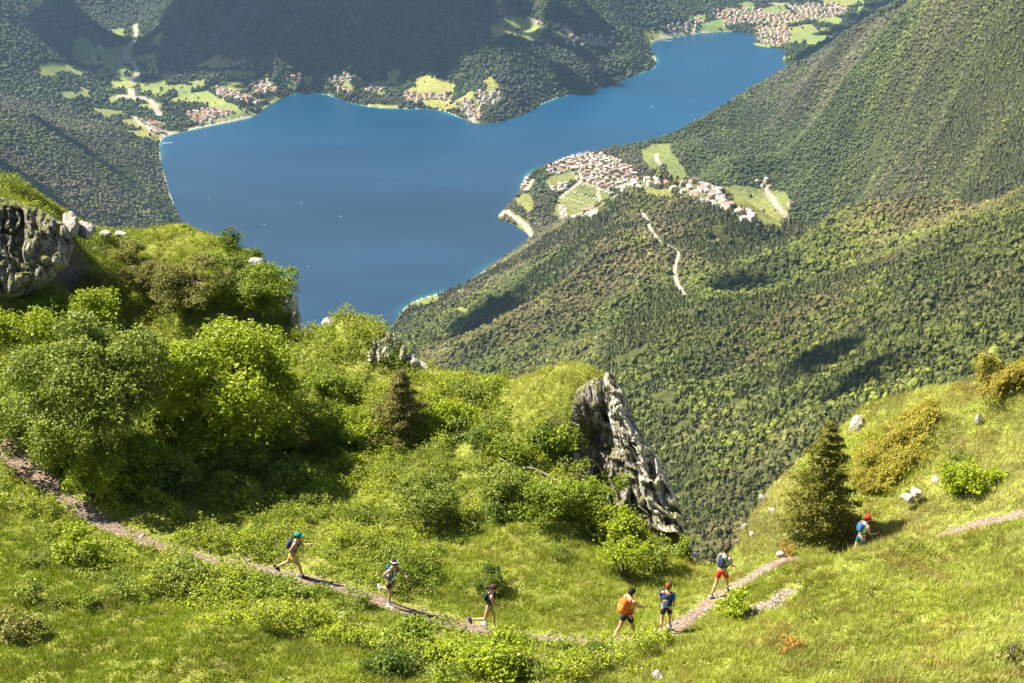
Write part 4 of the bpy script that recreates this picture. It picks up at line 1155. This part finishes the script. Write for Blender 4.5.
# gravel of the path and the scar
n = 9000
q = trail_xy[r.integers(len(trail_xy), size=n)] + r.normal(0, 0.17, (n, 2))
m2 = 600; sx_ = np.array(SCAR); tq = r.random(m2) * (len(SCAR) - 1); ii = tq.astype(int); fr = (tq - ii)[:, None]
q = np.r_[q, sx_[ii] * (1 - fr) + sx_[ii + 1] * fr + r.normal(0, 0.15, (m2, 2))]
n = len(q); zz = near_h(q[:, 0], q[:, 1])
s = 0.015 + 0.04 * r.random(n) ** 2.5
pb = crown_var(IC1, IF1, 6, 0.5, 3)
v, f, c = scatter([p_ - np.array([0, 0, .7]) for p_ in pb], IF1, np.c_[q, zz + 0.01], np.c_[s, s, s * .7], r.random(n) * 6, r.integers(0, 6, n), np.array([0.33, 0.26, 0.215]) * (0.5 + 0.9 * r.random((n, 1))), 0.2, 4)
t = NT('gravel'); t.l(t.tint(), t.b.inputs['Base Color']); t.rough(0.9, 0.2)
tag(mesh_obj('path_gravel', fast_mesh('path_gravel', v, f, c, False, [t.m])), 'pinkish grey gravel strewn along the footpath', 'gravel', kind='stuff')

# bare fallen branch
p0, p1, p2, p3 = at(500,467,46.4), at(533,473,46.0), at(552,478,45.8), at(566,487,45.5)
rr = np.random.default_rng(9)
for p in (p0, p1, p2, p3): p[2] = max(p[2], float(near_h(p[:1], p[1:2])[0]) + 0.25)
V, Fs = join_tubes([limb(p0, p1, .02, .035, rr, .04), limb(p1, p2, .035, .03, rr, .04), limb(p2, p3, .03, .012, rr, .05), limb(p2, at(560,472,45.9), .02, .006, rr), limb(p1, at(524,462,46.2), .018, .006, rr), limb(p2, at(548,492,45.4), .018, .006, rr)])
ob = mesh_obj('fallen_branch', fast_mesh('fallen_branch', V - p2, Fs, None, True, [mat_flat('bleached_wood', (0.42, 0.36, 0.28), 0.9)])); ob.location = tuple(p2)
tag(ob, 'bare bleached branch lying across the leafy slope left of the crag', 'branch')
# ================================================================== VILLAGES AND BOATS
WALL = [mat_flat('plaster_' + n, c, 0.85, 0.1, 0.5) for n, c in (('cream', (0.62, 0.56, 0.46)), ('white', (0.75, 0.73, 0.70)), ('ochre', (0.55, 0.44, 0.30)))]
ROOF = {n: mat_flat('roof_' + n, c, 0.85, 0.2, 0.8) for n, c in (('terracotta', (0.46, 0.29, 0.23)), ('pinkish', (0.58, 0.44, 0.39)), ('brown', (0.27, 0.16, 0.12)), ('grey', (0.36, 0.35, 0.37)))}
M_PANE = mat_flat('window_dark', (0.05, 0.06, 0.07), 0.3)
def house_proto(L, W, Hw, Hr, wall, roof):
    """walls with a gable, window rows, overhanging roof slabs, a chimney"""
    l, w = L / 2, W / 2
    V = [(-l,-w,-3),(l,-w,-3),(l,w,-3),(-l,w,-3),(-l,-w,Hw),(l,-w,Hw),(l,w,Hw),(-l,w,Hw),(-l,0,Hw+Hr),(l,0,Hw+Hr)]
    q = [(0,1,5,4),(2,3,7,6)]; t5 = [(1,2,6,9,5),(3,0,4,8,7)]
    fm = [0, 0]
    wv, wf = [], []
    for s, yy in ((-1, -w - .03), (1, w + .03)):
        n = int(L // 3)
        for fl in range(int(Hw // 2.8)):
            for k in range(n):
                x = -l + (k + .5) * L / n; z = 0.9 + fl * 2.8; b = len(V) + len(wv)
                wv += [(x-.5,yy,z),(x+.5,yy,z),(x+.5,yy,z+1.3),(x-.5,yy,z+1.3)]; wf.append((b,b+1,b+2,b+3))
    V += wv; q += wf; fm += [1] * len(wf)
    walls = fast_mesh('walls', np.array(V, float), [np.array(q), np.array(t5)], None, False, [wall, M_PANE], fm + [0, 0])
    o, T, ex = 0.6, 0.25, 0.6
    sl_ = Hr / w
    R = []
    for s in (-1, 1):
        a = (w + o)
        R += [(-l-ex, 0, Hw+Hr+.05),(l+ex, 0, Hw+Hr+.05),(l+ex, s*a, Hw - o*sl_+.05),(-l-ex, s*a, Hw - o*sl_+.05)]
        R += [(x, y, z + T) for x, y, z in R[-4:]]
    F4 = []
    for b in (0, 8): F4 += [(b,b+1,b+2,b+3),(b+4,b+5,b+6,b+7),(b,b+1,b+5,b+4),(b+1,b+2,b+6,b+5),(b+2,b+3,b+7,b+6),(b+3,b,b+4,b+7)]
    cx = l * .4
    b = len(R); R += [(cx+dx, w*.3+dy, Hw+Hr*.5+z) for z in (0, Hr*.5+1.1) for dx, dy in ((-.4,-.4),(.4,-.4),(.4,.4),(-.4,.4))]
    F4 += [(b,b+1,b+5,b+4),(b+1,b+2,b+6,b+5),(b+2,b+3,b+7,b+6),(b+3,b,b+4,b+7),(b+4,b+5,b+6,b+7)]
    return walls, fast_mesh('roof', np.array(R, float), np.array(F4), None, False, [roof])
r = np.random.default_rng(31)
HP = {}
for rn in ROOF:
    HP[rn] = [house_proto(13, 9, 6.0, 2.4, WALL[0], ROOF[rn]), house_proto(10, 8.5, 6.0, 2.2, WALL[1], ROOF[rn]), house_proto(18, 9, 5.8, 2.4, WALL[2], ROOF[rn])]
vm = (CV == 3) & (SDF > 8)
vx, vy, vz = XX[vm], YY[vm], (HH - H0)[vm]
vpx, vpy, _ = to_px(vx, vy, vz)
rim = np.interp(vpx, [a for a, b in RIMPX], [b for a, b in RIMPX])
order = r.permutation(len(vx))
taken = {}
def free(x, y, gap):
    gi, gj = int(x // gap), int(y // gap)
    for a in (-1, 0, 1):
        for b in (-1, 0, 1):
            for (u, v) in taken.get((gi + a, gj + b), ()):
                if (u - x) ** 2 + (v - y) ** 2 < gap * gap: return False
    taken.setdefault((gi, gj), []).append((x, y)); return True
spots = []
for k in order:
    if -5 < vpx[k] < 1029 and -5 < vpy[k] and free(vx[k], vy[k], 15.5 if vy[k] < 4500 else 19.0): spots.append(k)
def where(px, py):
    if py > 140:
        if px < 535: return 'by the near headland of the lake'
        if px < 672: return 'in the main village on the near shore'
        if px < 732: return 'in the eastern row of the near village'
        return 'in the hamlet between the green fields'
    if px < 310: return 'near the beach at the head of the lake'
    if px < 460: return 'along the far shore road'
    if px < 508: return 'on the tip of the far peninsula'
    if px < 640: return 'in the clearing high on the far peninsula'
    return 'in the town at the far end of the lake'
spots.sort(key=lambda k: vy[k])
names = list(ROOF)
rest = []
nh = 0
for k in spots:
    rn = names[int(r.choice(4, p=[.30, .38, .17, .15]))]; j = int(r.choice(3, p=[.45, .40, .15])); s = r.uniform(0.8, 1.15)
    if nh < 298:
        o = empty('house', (vx[k], vy[k], vz[k]), r.choice([0.3, 1.87]) + r.normal() * .25); o.scale = (s, s, s)
        wh = where(vpx[k], vpy[k])
        tag(o, 'small house with a %s roof %s' % (rn, wh), 'house', '%s roofed houses %s' % (rn, wh))
        mesh_obj('walls', HP[rn][j][0], o); mesh_obj('roof', HP[rn][j][1], o); nh += 1
    else: rest.append((k, rn, s))
print('HOUSES', nh, len(rest))
if rest:
    V, Q, C, o = [], [], [], 0
    for k, rn, s in rest:
        a = r.choice([0.3, 1.87]) + r.normal() * .25; l, w, h, g = 6 * s, 4.5 * s, 6 * s, 2.3 * s
        v = np.array([(-l,-w,-3),(l,-w,-3),(l,w,-3),(-l,w,-3),(-l,-w,h),(l,-w,h),(l,w,h),(-l,w,h),(-l,0,h+g),(l,0,h+g), (-l-.5,-w-.5,h),(l+.5,-w-.5,h),(l+.5,0,h+g+.2),(-l-.5,0,h+g+.2),(l+.5,w+.5,h),(-l-.5,w+.5,h),(l+.5,0,h+g+.2),(-l-.5,0,h+g+.2)])
        v = rot(v, 0, 0, a) + np.array([vx[k], vy[k], vz[k]])
        wc_ = np.array([0.66, 0.62, 0.54]); rc = {'terracotta': (0.42,.2,.13), 'pinkish': (.5,.3,.24), 'brown': (.27,.16,.12), 'grey': (.36,.35,.37)}[rn]
        V.append(v); Q += [[q_ + o for q_ in f_] for f_ in ((0,1,5,4),(1,2,6,5),(2,3,7,6),(3,0,4,7),(10,11,12,13),(14,15,17,16))]; C += [wc_] * 10 + [np.array(rc)] * 8; o += 18
    t = NT('far_town_plaster_and_tile'); t.l(t.tint(), t.b.inputs['Base Color']); t.rough(0.85, .2)
    tag(mesh_obj('distant_houses', fast_mesh('distant_houses', np.concatenate(V), np.array(Q), np.array(C), False, [t.m])), 'mass of tiny houses in the town at the far end of the lake', 'houses', kind='stuff')

# caravans of the camp site, in rows on the grass
M_WHITE = mat_flat('white_paint', (0.78, 0.78, 0.76), 0.5, 0.05)
def caravan_mesh():
    prof = [(-3,.5),(-3.1,1.6),(-2.6,2.7),(2.4,2.8),(3,2.0),(3,.5)]; n = len(prof)
    V = [(x, y, z) for y in (-1.15, 1.15) for x, z in prof]
    Q = [(k, (k+1) % n, (k+1) % n + n, k + n) for k in range(n)]
    return fast_mesh('body', np.array(V), [np.array(Q), np.array([list(range(n)), list(range(2*n-1, n-1, -1))])], None, False, [M_WHITE])
cb = caravan_mesh()
def boxm(name, lo, hi, m):
    v = np.array([(x, y, z) for x in (lo[0], hi[0]) for y in (lo[1], hi[1]) for z in (lo[2], hi[2])])
    return fast_mesh(name, v, np.array([(0,1,3,2),(4,6,7,5),(0,4,5,1),(2,3,7,6),(0,2,6,4),(1,5,7,3)]), None, False, [m])
cw = boxm('window', (-1.2, -1.19, 1.5), (1.4, -1.155, 2.2), M_PANE)
rows = [((561,205),(588,214)),((565,199),(594,208)),((573,193),(604,202)),((583,186),(612,195))]
for (a, b), (c_, d_) in rows:
    A = np.array(near_on_ground(a, b)); Bq = np.array(near_on_ground(c_, d_)); L = np.linalg.norm(Bq - A)
    for s in np.arange(0, L, 9.5):
        if r.random() < 0.15: continue
        p = A + (Bq - A) * s / L + r.normal(0, 1.2, 2); z = float(far_h(p[:1], p[1:2])[0]) - H0
        o = empty('caravan', (p[0], p[1], z), r.normal(1.3, .2)); tag(o, 'tiny white caravan standing in the rows of the camp site beside the village', 'caravan', 'caravans in rows on the camp site')
        mesh_obj('body', cb, o); mesh_obj('window', cw, o)

# sailing boats
def hull():
    V, Q = [], []
    st = np.linspace(-1, 1, 9)
    for s in st:
        w = (1 - max(s, 0) ** 2.2) * (0.85 if s < 0 else 1) * 1.1; x = s * 3.4
        V += [(x, -w, .8), (x, -w * .7, -.1), (x, 0, -.35), (x, w * .7, -.1), (x, w, .8)]
    for k in range(8):
        for j in range(4): Q.append((k*5+j, k*5+j+1, (k+1)*5+j+1, (k+1)*5+j))
        Q.append((k*5+4, k*5, (k+1)*5, (k+1)*5+4))
    Q.append((0,1,2,2)) if False else None
    return np.array(V, float), np.array(Q)
hv, hq = hull(); M_SAIL = mat_flat('sailcloth', (0.8, 0.8, 0.78), 0.8, 0.03)
hm = fast_mesh('hull', hv, hq, None, False, [M_WHITE])
sm_ = fast_mesh('sail', np.array([(.4,.03,1.4),(-2.9,.25,1.5),(.4,.03,8.2),(-1.2,.3,4.2),(.5,-.03,1.4),(3.2,-.2,1.1),(.5,-.03,7.2),(1.9,-.25,3.8)]), np.array([(0,1,3),(0,3,2),(4,7,5),(4,6,7)]), None, False, [M_SAIL])
mv_, mq_, mc_ = tube([(.45,0,.3),(.45,0,8.4)], .07, 6); mm = fast_mesh('mast', mv_, [mq_, mc_], None, True, [M_SAIL])
for px, py, lab in [(308,267,'white sailing boat alone on the near part of the lake, nearest of the sailing boats'),(341,217,'white sailing boat in the middle of the lake above the nearest one'),(301,203,'small white sailing boat left of the middle of the lake'),
                    (209,199,'small white sailing boat near the wooded left shore'),(264,225,'small white sailing boat between the left shore and the knoll'),
                    (700,66,'left boat of the pair far up the lake before the town'),(704,69,'right boat of the pair far up the lake before the town'),(652,107,'lone tiny boat in the channel off the peninsula')]:
    p = at_h(px, py, 0); o = empty('sailing_boat', (p[0], p[1], -H0 + .05), r.random() * 6); o.scale = (.75, .75, .75); tag(o, lab, 'boat')
    mesh_obj('hull', hm, o); mesh_obj('sail', sm_, o); mesh_obj('mast', mm, o)
# moored boats and jetty by the beaches
jt = boxm('jetty', (-14, -1.6, -.6), (14, 1.6, .5), mat_flat('jetty_planks', (0.6, 0.58, 0.55), 0.8))
for px, py, lab, rz in [(668,41,'long pale jetty at the wooded far shore left of the town',0.1),(167,143,'pale jetty beside the river mouth at the head of the lake',0.3)]:
    p = at_h(px, py, 0); o = mesh_obj('jetty', jt); o.location = (p[0], p[1], -H0); o.rotation_euler.z = rz; tag(o, lab, 'jetty')
# ================================================================== PEOPLE
SKIN = mat_flat('skin_tanned', (0.52, 0.31, 0.20), 0.55, 0.06)
def skin_graph(verts, edges, rads, root=0, sub=1):
    me = bpy.data.meshes.new('tmp'); me.from_pydata([tuple(v) for v in verts], edges, [])
    ob = bpy.data.objects.new('tmp', me); COL.objects.link(ob)
    ob.modifiers.new('s', 'SKIN')
    if not me.skin_vertices: pass
    md = ob.modifiers['s']; md.use_smooth_shade = True; md.branch_smoothing = 0.4
    for k, rd in enumerate(rads):
        sv = me.skin_vertices[0].data[k]; sv.radius = rd if isinstance(rd, tuple) else (rd, rd); sv.use_root = (k == root)
    s = ob.modifiers.new('u', 'SUBSURF'); s.levels = sub; s.render_levels = sub
    dg = bpy.context.evaluated_depsgraph_get()
    out = bpy.data.meshes.new_from_object(ob.evaluated_get(dg))
    bpy.data.objects.remove(ob); bpy.data.meshes.remove(me)
    return out
def fin(me, name, mat):
    me.name = name; me.materials.clear(); me.materials.append(mat); me.update(); return me
def superell(size, p=3.0, sub=3):
    v, f = ICO[sub]; v = v / (np.abs(v) ** p).sum(1)[:, None] ** (1 / p); return v * np.asarray(size), f
def vdir(a, side=0.0):      # unit vector hanging down, swung forward by a
    return np.array([math.sin(a), side, -math.cos(a)])
D = math.radians
def person(label, px, py, yaw, c, lean=8, legR=(20, 10), legL=(-20, 30), armR=(-20, 60), armL=(25, 60), Hs=1.0, hair='short', cap=None, female=False, pack=None, sink=0.0, turn=0):
    """angles in degrees: leg (thigh forward, knee bend), arm (upper arm forward, elbow bend)"""
    pel = np.array([0, 0, 0.93]); ln = D(lean)
    up = np.array([math.sin(ln), 0, math.cos(ln)]); fw = np.array([math.cos(ln), 0, -math.sin(ln)])
    waist = pel + up * .14; chest = pel + up * .34; top = pel + up * .49; neck = pel + up * .555 + fw * .015; hb = neck + up * .05 + fw * .02; hc = neck + np.array([.035, 0, .125]); ht = hc + np.array([-.005, 0, .09])
    V = [pel, waist, chest, top, neck, hb, hc, ht]; E = [(k, k + 1) for k in range(7)]
    sw = 0.185 if not female else 0.165
    Rr = [(.13, .10), (.115, .09), (.15, .105), (.11, .075), (.052, .055), (.065, .07), (.078, .10), (.06, .078)]
    feet = []; J = {}
    def add(p, par, rad): V.append(np.asarray(p, float)); E.append((par, len(V) - 1)); Rr.append(rad); return len(V) - 1
    for nm, s, (th, kn) in (('R', -1, legR), ('L', 1, legL)):
        hip = pel + np.array([0, s * .095, -.03]); a = D(th); b = a - D(kn)
        kne = hip + vdir(a) * .43; ank = kne + vdir(b) * .42
        h = add(hip, 0, .088); m1 = add(hip + vdir(a) * .21, h, .078); k_ = add(kne, m1, .056); cf = add(kne + vdir(b) * .13 + np.array([-.012, 0, 0]), k_, .056); an = add(ank, cf, .034)
        fd = np.array([math.cos(b * .8), 0, math.sin(b * .8)]); toe = ank + fd * .13 + vdir(b) * .05
        t_ = add(ank + vdir(b) * .05 + fd * .02, an, .036); t2 = add(toe, t_, .028)
        feet.append((ank + vdir(b) * .055 + fd * .045, b)); J['hip' + nm] = hip; J['knee' + nm] = kne; J['th' + nm] = a
    for nm, s, (ua, el) in (('R', -1, armR), ('L', 1, armL)):
        sh = pel + up * .46 + np.array([0, s * sw, 0]); a = D(ua); b = a + D(el)
        elb = sh + vdir(a, s * .12) * .28; wr = elb + vdir(b, -s * .10) * .24
        s0 = add(sh, 3, .058); m_ = add(sh + (elb - sh) * .5, s0, .047); e0 = add(elb, m_, .038); f0 = add(elb + (wr - elb) * .4, e0, .037); w0 = add(wr, f0, .025)
        hd = (wr - elb) / np.linalg.norm(wr - elb); side = np.cross(hd, [0, 1, 0]); side /= np.linalg.norm(side)
        pm = add(wr + hd * .05, w0, (.030, .020))
        kn_ = wr + hd * .085
        for q, (o_, L) in enumerate(((-.028, .062), (-.010, .072), (.010, .068), (.027, .052))):
            k1 = kn_ + side * o_; f1 = add(k1, pm, .0085); f2 = add(k1 + hd * L * .5 - np.array([0, s * .012, 0]), f1, .008); add(k1 + hd * L * .7 - np.array([0, s * L * .5, 0]), f2, .007)
        th_ = wr + hd * .03 - side * .034; t1 = add(th_, pm, .010); add(th_ + hd * .035 - side * .014 - np.array([0, s * .012, 0]), t1, .008)
        J['sh' + nm] = sh; J['elb' + nm] = elb; J['wr' + nm] = wr
    zmin = min(f[0][2] for f in feet) - .045
    body = skin_graph(V, E, Rr, 0, 1)
    # face: nose, ears, eyes, mouth joined into the one body mesh
    import bmesh
    bm = bmesh.new(); bm.from_mesh(body)
    def blob(cn, sz):
        res = bmesh.ops.create_icosphere(bm, subdivisions=2, radius=1.0, matrix=Matrix.Translation(tuple(cn)) @ Matrix.Diagonal((*sz, 1)))
        return res['verts']
    blob(hc + np.array([.100, 0, -.015]), (.020, .012, .024))
    for s in (-1, 1): blob(hc + np.array([-.005, s * .080, -.01]), (.018, .010, .028))
    dark = []
    for s in (-1, 1): dark += blob(hc + np.array([.084, s * .032, .018]), (.010, .013, .008))
    dark += blob(hc + np.array([.085, 0, -.055]), (.008, .022, .006))
    ds = set(dark)
    for f in bm.faces:
        f.smooth = True; f.material_index = 1 if all(v in ds for v in f.verts) else 0
    bm.to_mesh(body); bm.free()
    fin(body, 'body', c.get('skin', SKIN)); body.materials.append(M_DARK)
    p = px
    z = float(near_h(p[:1], p[1:2])[0]) + 0.03
    o = empty('person', (p[0], p[1], z - sink), yaw); Hs *= .95; o.scale = (Hs, Hs, Hs); tag(o, label, 'person')
    dz = np.array([0, 0, -zmin])
    def put(name, me): ob = mesh_obj(name, me, o); ob.location = tuple(dz); return ob
    put('body', body)
    # shirt
    g = [pel + up * .02, waist, chest, top, pel + up * .52]; e = [(0, 1), (1, 2), (2, 3), (3, 4)]; rd = [(.150, .118), (.140, .112), (.168, .125), (.128, .095), (.075, .07)]
    for nm, s in (('R', -1), ('L', 1)):
        sh, elb = J['sh' + nm], J['elb' + nm]; b = len(g)
        if c.get('sleeve', 0) > 0:
            g += [sh, sh + (elb - sh) * c['sleeve']]; e += [(3, b), (b, b + 1)]; rd += [.074, .062]
        else:
            g += [sh - np.array([0, s * .03, 0])]; e += [(3, b)]; rd += [.062]
    put('shirt', fin(skin_graph(g, e, rd, 0, 1), 'shirt', c['shirt']))
    # shorts
    g = [pel + up * .06, pel + np.array([0, 0, -.02])]; e = [(0, 1)]; rd = [(.142, .112), (.145, .118)]
    for nm in 'RL':
        hp, a = J['hip' + nm], J['th' + nm]; b = len(g); L = c.get('short_len', .26)
        g += [hp, hp + vdir(a) * L]; e += [(1, b), (b, b + 1)]; rd += [.108, .098]
    put('shorts', fin(skin_graph(g, e, rd, 0, 1), 'shorts', c['shorts']))
    # shoes with socks
    for (fc, b) in feet:
        v, f = superell((.145, .052, .050), 2.6); v[:, 2] = np.maximum(v[:, 2], -.045); v[:, 2] *= np.where(v[:, 0] > 0, 1 - v[:, 0] * 2.2, 1.15)
        v = rot(v, 0, -b * .8, 0) + fc
        so = put('shoe', fast_mesh('shoe', v, f, None, True, [c['shoe']]))
        tv, tq, tc = tube([fc + np.array([-.045, 0, .01]) , fc + np.array([-.045, 0, .01]) - vdir(b) * c.get('sock', .09)], .046, 10)
        sk = mesh_obj('sock', fast_mesh('sock', tv, [tq, tc], None, True, [c.get('sockm', M_DARK)]), so)
    # hair and headgear
    v, f = superell((.112, .092, .118), 2.1)
    v = v[:, :]; m = (v[:, 2] > -.01 - v[:, 0] * 0.75) | (v[:, 0] < -.055)
    v = np.where(m[:, None], v, v * .80); hairm = put('hair', fast_mesh('hair', v * 1.02 + hc + np.array([-.008, 0, .012]), f, None, True, [c['hair']]))
    if hair == 'tail':
        q = hc + np.array([-.10, 0, .04]); tv, tq, tc = tube([q, q + [-.07, .01, 0], q + [-.13, .02, -.06], q + [-.15, .03, -.15]], [.03, .045, .04, .015], 8)
        mesh_obj('ponytail', fast_mesh('ponytail', tv, [tq, tc], None, True, [c['hair']]), hairm)
    if hair == 'long':
        q = hc + np.array([-.07, 0, .0]); tv, tq, tc = tube([q, q + [-.05, 0, -.08], q + [-.07, 0, -.17], q + [-.05, 0, -.23]], [.085, .09, .075, .03], 10)
        mesh_obj('loose_hair', fast_mesh('loose_hair', tv, [tq, tc], None, True, [c['hair']]), hairm)
    if cap:
        v, f = superell((.122, .100, .105), 2.1); v[:, 2] = np.maximum(v[:, 2], .0)
        cp_ = put('cap', fast_mesh('cap', v + hc + np.array([-.006, 0, .035]), f, None, True, [cap]))
        if c.get('brim', True):
            v, f = superell((.075, .075, .010), 2.2); mesh_obj('brim', fast_mesh('brim', v + hc + np.array([.125, 0, .035]), f, None, True, [cap]), cp_)
    if c.get('band') is not None:
        v, f = superell((.120, .098, .026), 2.4); put('headband', fast_mesh('headband', v + hc + np.array([-.004, 0, .055]), f, None, True, [c['band']]))
    if pack is not None:
        sz = c.get('pack_size', (.085, .125, .19))
        v, f = superell(sz, 3.2); v = rot(v, 0, ln, 0) + (pel + up * c.get('pack_h', .30) - fw * (.10 + sz[0]))
        pk = put('backpack', fast_mesh('backpack', v, f, None, True, [pack]))
        for s in (-1, 1):
            a0 = pel + up * .46 + np.array([0, s * .10, 0]); P = [a0 - fw * .12, a0 + up * .075, a0 + fw * .10 - up * .02, pel + up * .30 + fw * .145 + [0, s * .10, 0], pel + up * .18 + fw * .05 + [0, s * .155, 0], pel + up * .15 - fw * .12 + [0, s * .12, 0]]
            tv, tq, tc = tube(chaikin3(P), .021, 6); mesh_obj('strap', fast_mesh('strap', tv, [tq, tc], None, True, [pack]), pk)
        if c.get('pack_trim') is not None:
            v, f = superell((sz[0] * .5, sz[1] * .85, sz[2] * .55), 3); v = rot(v, 0, ln, 0) + (pel + up * (c.get('pack_h', .30) - .03) - fw * (.10 + sz[0] * 1.75))
            mesh_obj('pack_pocket', fast_mesh('pack_pocket', v, f, None, True, [c['pack_trim']]), pk)
    if c.get('belt') is not None:
        v, f = superell((.135, .17, .035), 2.2); put('waist_belt', fast_mesh('waist_belt', v + pel + up * .07, f, None, True, [c['belt']]))
    if c.get('bib') is not None:
        v, f = superell((.008, .10, .075), 6); v = rot(v, 0, ln, 0) + pel + up * .10 + fw * .125; put('race_number', fast_mesh('race_number', v, f, None, False, [c['bib']]))
    return o
def chaikin3(P):
    P = np.array(P, float)
    for _ in range(2):
        Q = [P[0]]
        for k in range(len(P) - 1): Q += [P[k] * .75 + P[k + 1] * .25, P[k] * .25 + P[k + 1] * .75]
        P = np.array(Q + [P[-1]])
    return P
cl_ = lambda n, c: mat_flat('cloth_' + n, c, 0.8, 0.08, 30)
M_DARK = mat_flat('near_black', (0.02, 0.02, 0.022), 0.7)
BLK = cl_('black', (0.022, 0.024, 0.03)); TEAL = cl_('teal', (0.02, 0.22, 0.21)); PINK = cl_('pink', (0.62, 0.25, 0.28)); YEL = cl_('yellow', (0.70, 0.50, 0.06)); LIL = cl_('lilac', (0.50, 0.45, 0.66)); WHT = cl_('white', (0.72, 0.72, 0.72))
ORG = cl_('orange', (0.75, 0.15, 0.03)); BLU = cl_('blue', (0.015, 0.09, 0.55)); LBL = cl_('light_blue', (0.10, 0.35, 0.70)); RED = cl_('red', (0.62, 0.035, 0.02)); GRG = cl_('grey_green', (0.36, 0.42, 0.36)); NAV = cl_('navy', (0.03, 0.05, 0.12))
DTE = cl_('dark_teal', (0.02, 0.10, 0.14)); SBL = cl_('slate_blue', (0.04, 0.13, 0.30)); PUR = cl_('purple', (0.20, 0.10, 0.32)); GRN = cl_('green', (0.08, 0.48, 0.08)); GOR = cl_('pale_orange', (0.70, 0.33, 0.12))
HB = cl_('brown_hair', (0.07, 0.035, 0.02)); HD = cl_('dark_hair', (0.02, 0.015, 0.012)); HR = cl_('auburn_hair', (0.22, 0.06, 0.03))
def on_path(px, py):
    p = hit(px, py); P = np.array(trail_xy); k = np.argmin(((P - p[:2]) ** 2).sum(1)); return np.array([P[k, 0], P[k, 1], 0.0])
person('runner in yellow shorts with a teal cap and pink white top, leftmost on the path', on_path(298, 573), None, D(-8), dict(shirt=PINK, shorts=YEL, shoe=BLK, hair=HD, sleeve=.0, short_len=.24, bib=GRN, brim=True, pack_size=(.07, .12, .17)),
       lean=20, legR=(34, 22), legL=(-26, 34), armR=(-35, 75), armL=(28, 75), cap=TEAL, pack=NAV)
person('runner with a white headband, lilac top and black shorts, second from the left', on_path(396, 606), None, D(-35), dict(shirt=LIL, shorts=BLK, shoe=WHT, hair=HD, sleeve=.0, band=WHT, bib=WHT, belt=TEAL, pack_size=(.06, .11, .16), sockm=WHT),
       lean=16, legR=(10, 18), legL=(-8, 70), armR=(-42, 95), armL=(35, 40), pack=DTE, hair='short')
person('long haired runner in a black vest and green trimmed shorts, one leg kicked back', on_path(490, 630), None, D(-3), dict(shirt=BLK, shorts=cl_('deep_green', (0.01, 0.16, 0.12)), shoe=PUR, hair=HB, sleeve=0, bib=WHT, short_len=.15, pack_size=(.05, .10, .13)),
       lean=12, legR=(-14, 74), legL=(22, 20), armR=(18, 62), armL=(-32, 80), hair='tail', female=True, pack=BLK, Hs=.96)
person('walker with a big orange backpack and dark hair, seen from behind', on_path(621, 642), None, D(38), dict(shirt=GOR, shorts=BLK, shoe=cl_('pale_blue', (0.35, 0.42, 0.55)), hair=HD, sleeve=.0, pack_size=(.12, .145, .235), pack_trim=cl_('bright_orange', (0.85, 0.25, 0.05)), belt=RED),
       lean=10, legR=(20, 8), legL=(-24, 18), armR=(35, 45), armL=(-15, 40), pack=ORG, Hs=1.04)
person('walker in a bright blue shirt with a small black backpack, back to us', on_path(665, 634), None, D(70), dict(shirt=BLU, shorts=BLK, shoe=BLK, hair=HR, sleeve=.65, pack_size=(.07, .10, .18), pack_trim=cl_('grey', (.3, .28, .3)), belt=LBL, sock=.26, sockm=WHT),
       lean=5, legR=(14, 6), legL=(-14, 16), armR=(-8, 30), armL=(10, 30), pack=BLK, Hs=.98)
person('hiker in red shorts and a grey green shirt walking uphill away along the path', on_path(722, 594), None, D(48), dict(shirt=GRG, shorts=RED, shoe=WHT, hair=HB, sleeve=.6, pack_size=(.07, .12, .18), short_len=.32),
       lean=10, legR=(22, 10), legL=(-20, 14), armR=(12, 45), armL=(-10, 30), pack=NAV, Hs=1.02)
person('hiker in a red cap and blue white vest, legs hidden by the grass, farthest right', on_path(852, 552), None, D(18), dict(shirt=WHT, shorts=DTE, shoe=BLK, hair=HD, sleeve=.0, pack_size=(.07, .13, .17), pack_h=.36, brim=False),
       lean=10, legR=(12, 8), legL=(-14, 14), armR=(15, 70), armL=(-12, 40), cap=RED, pack=SBL)
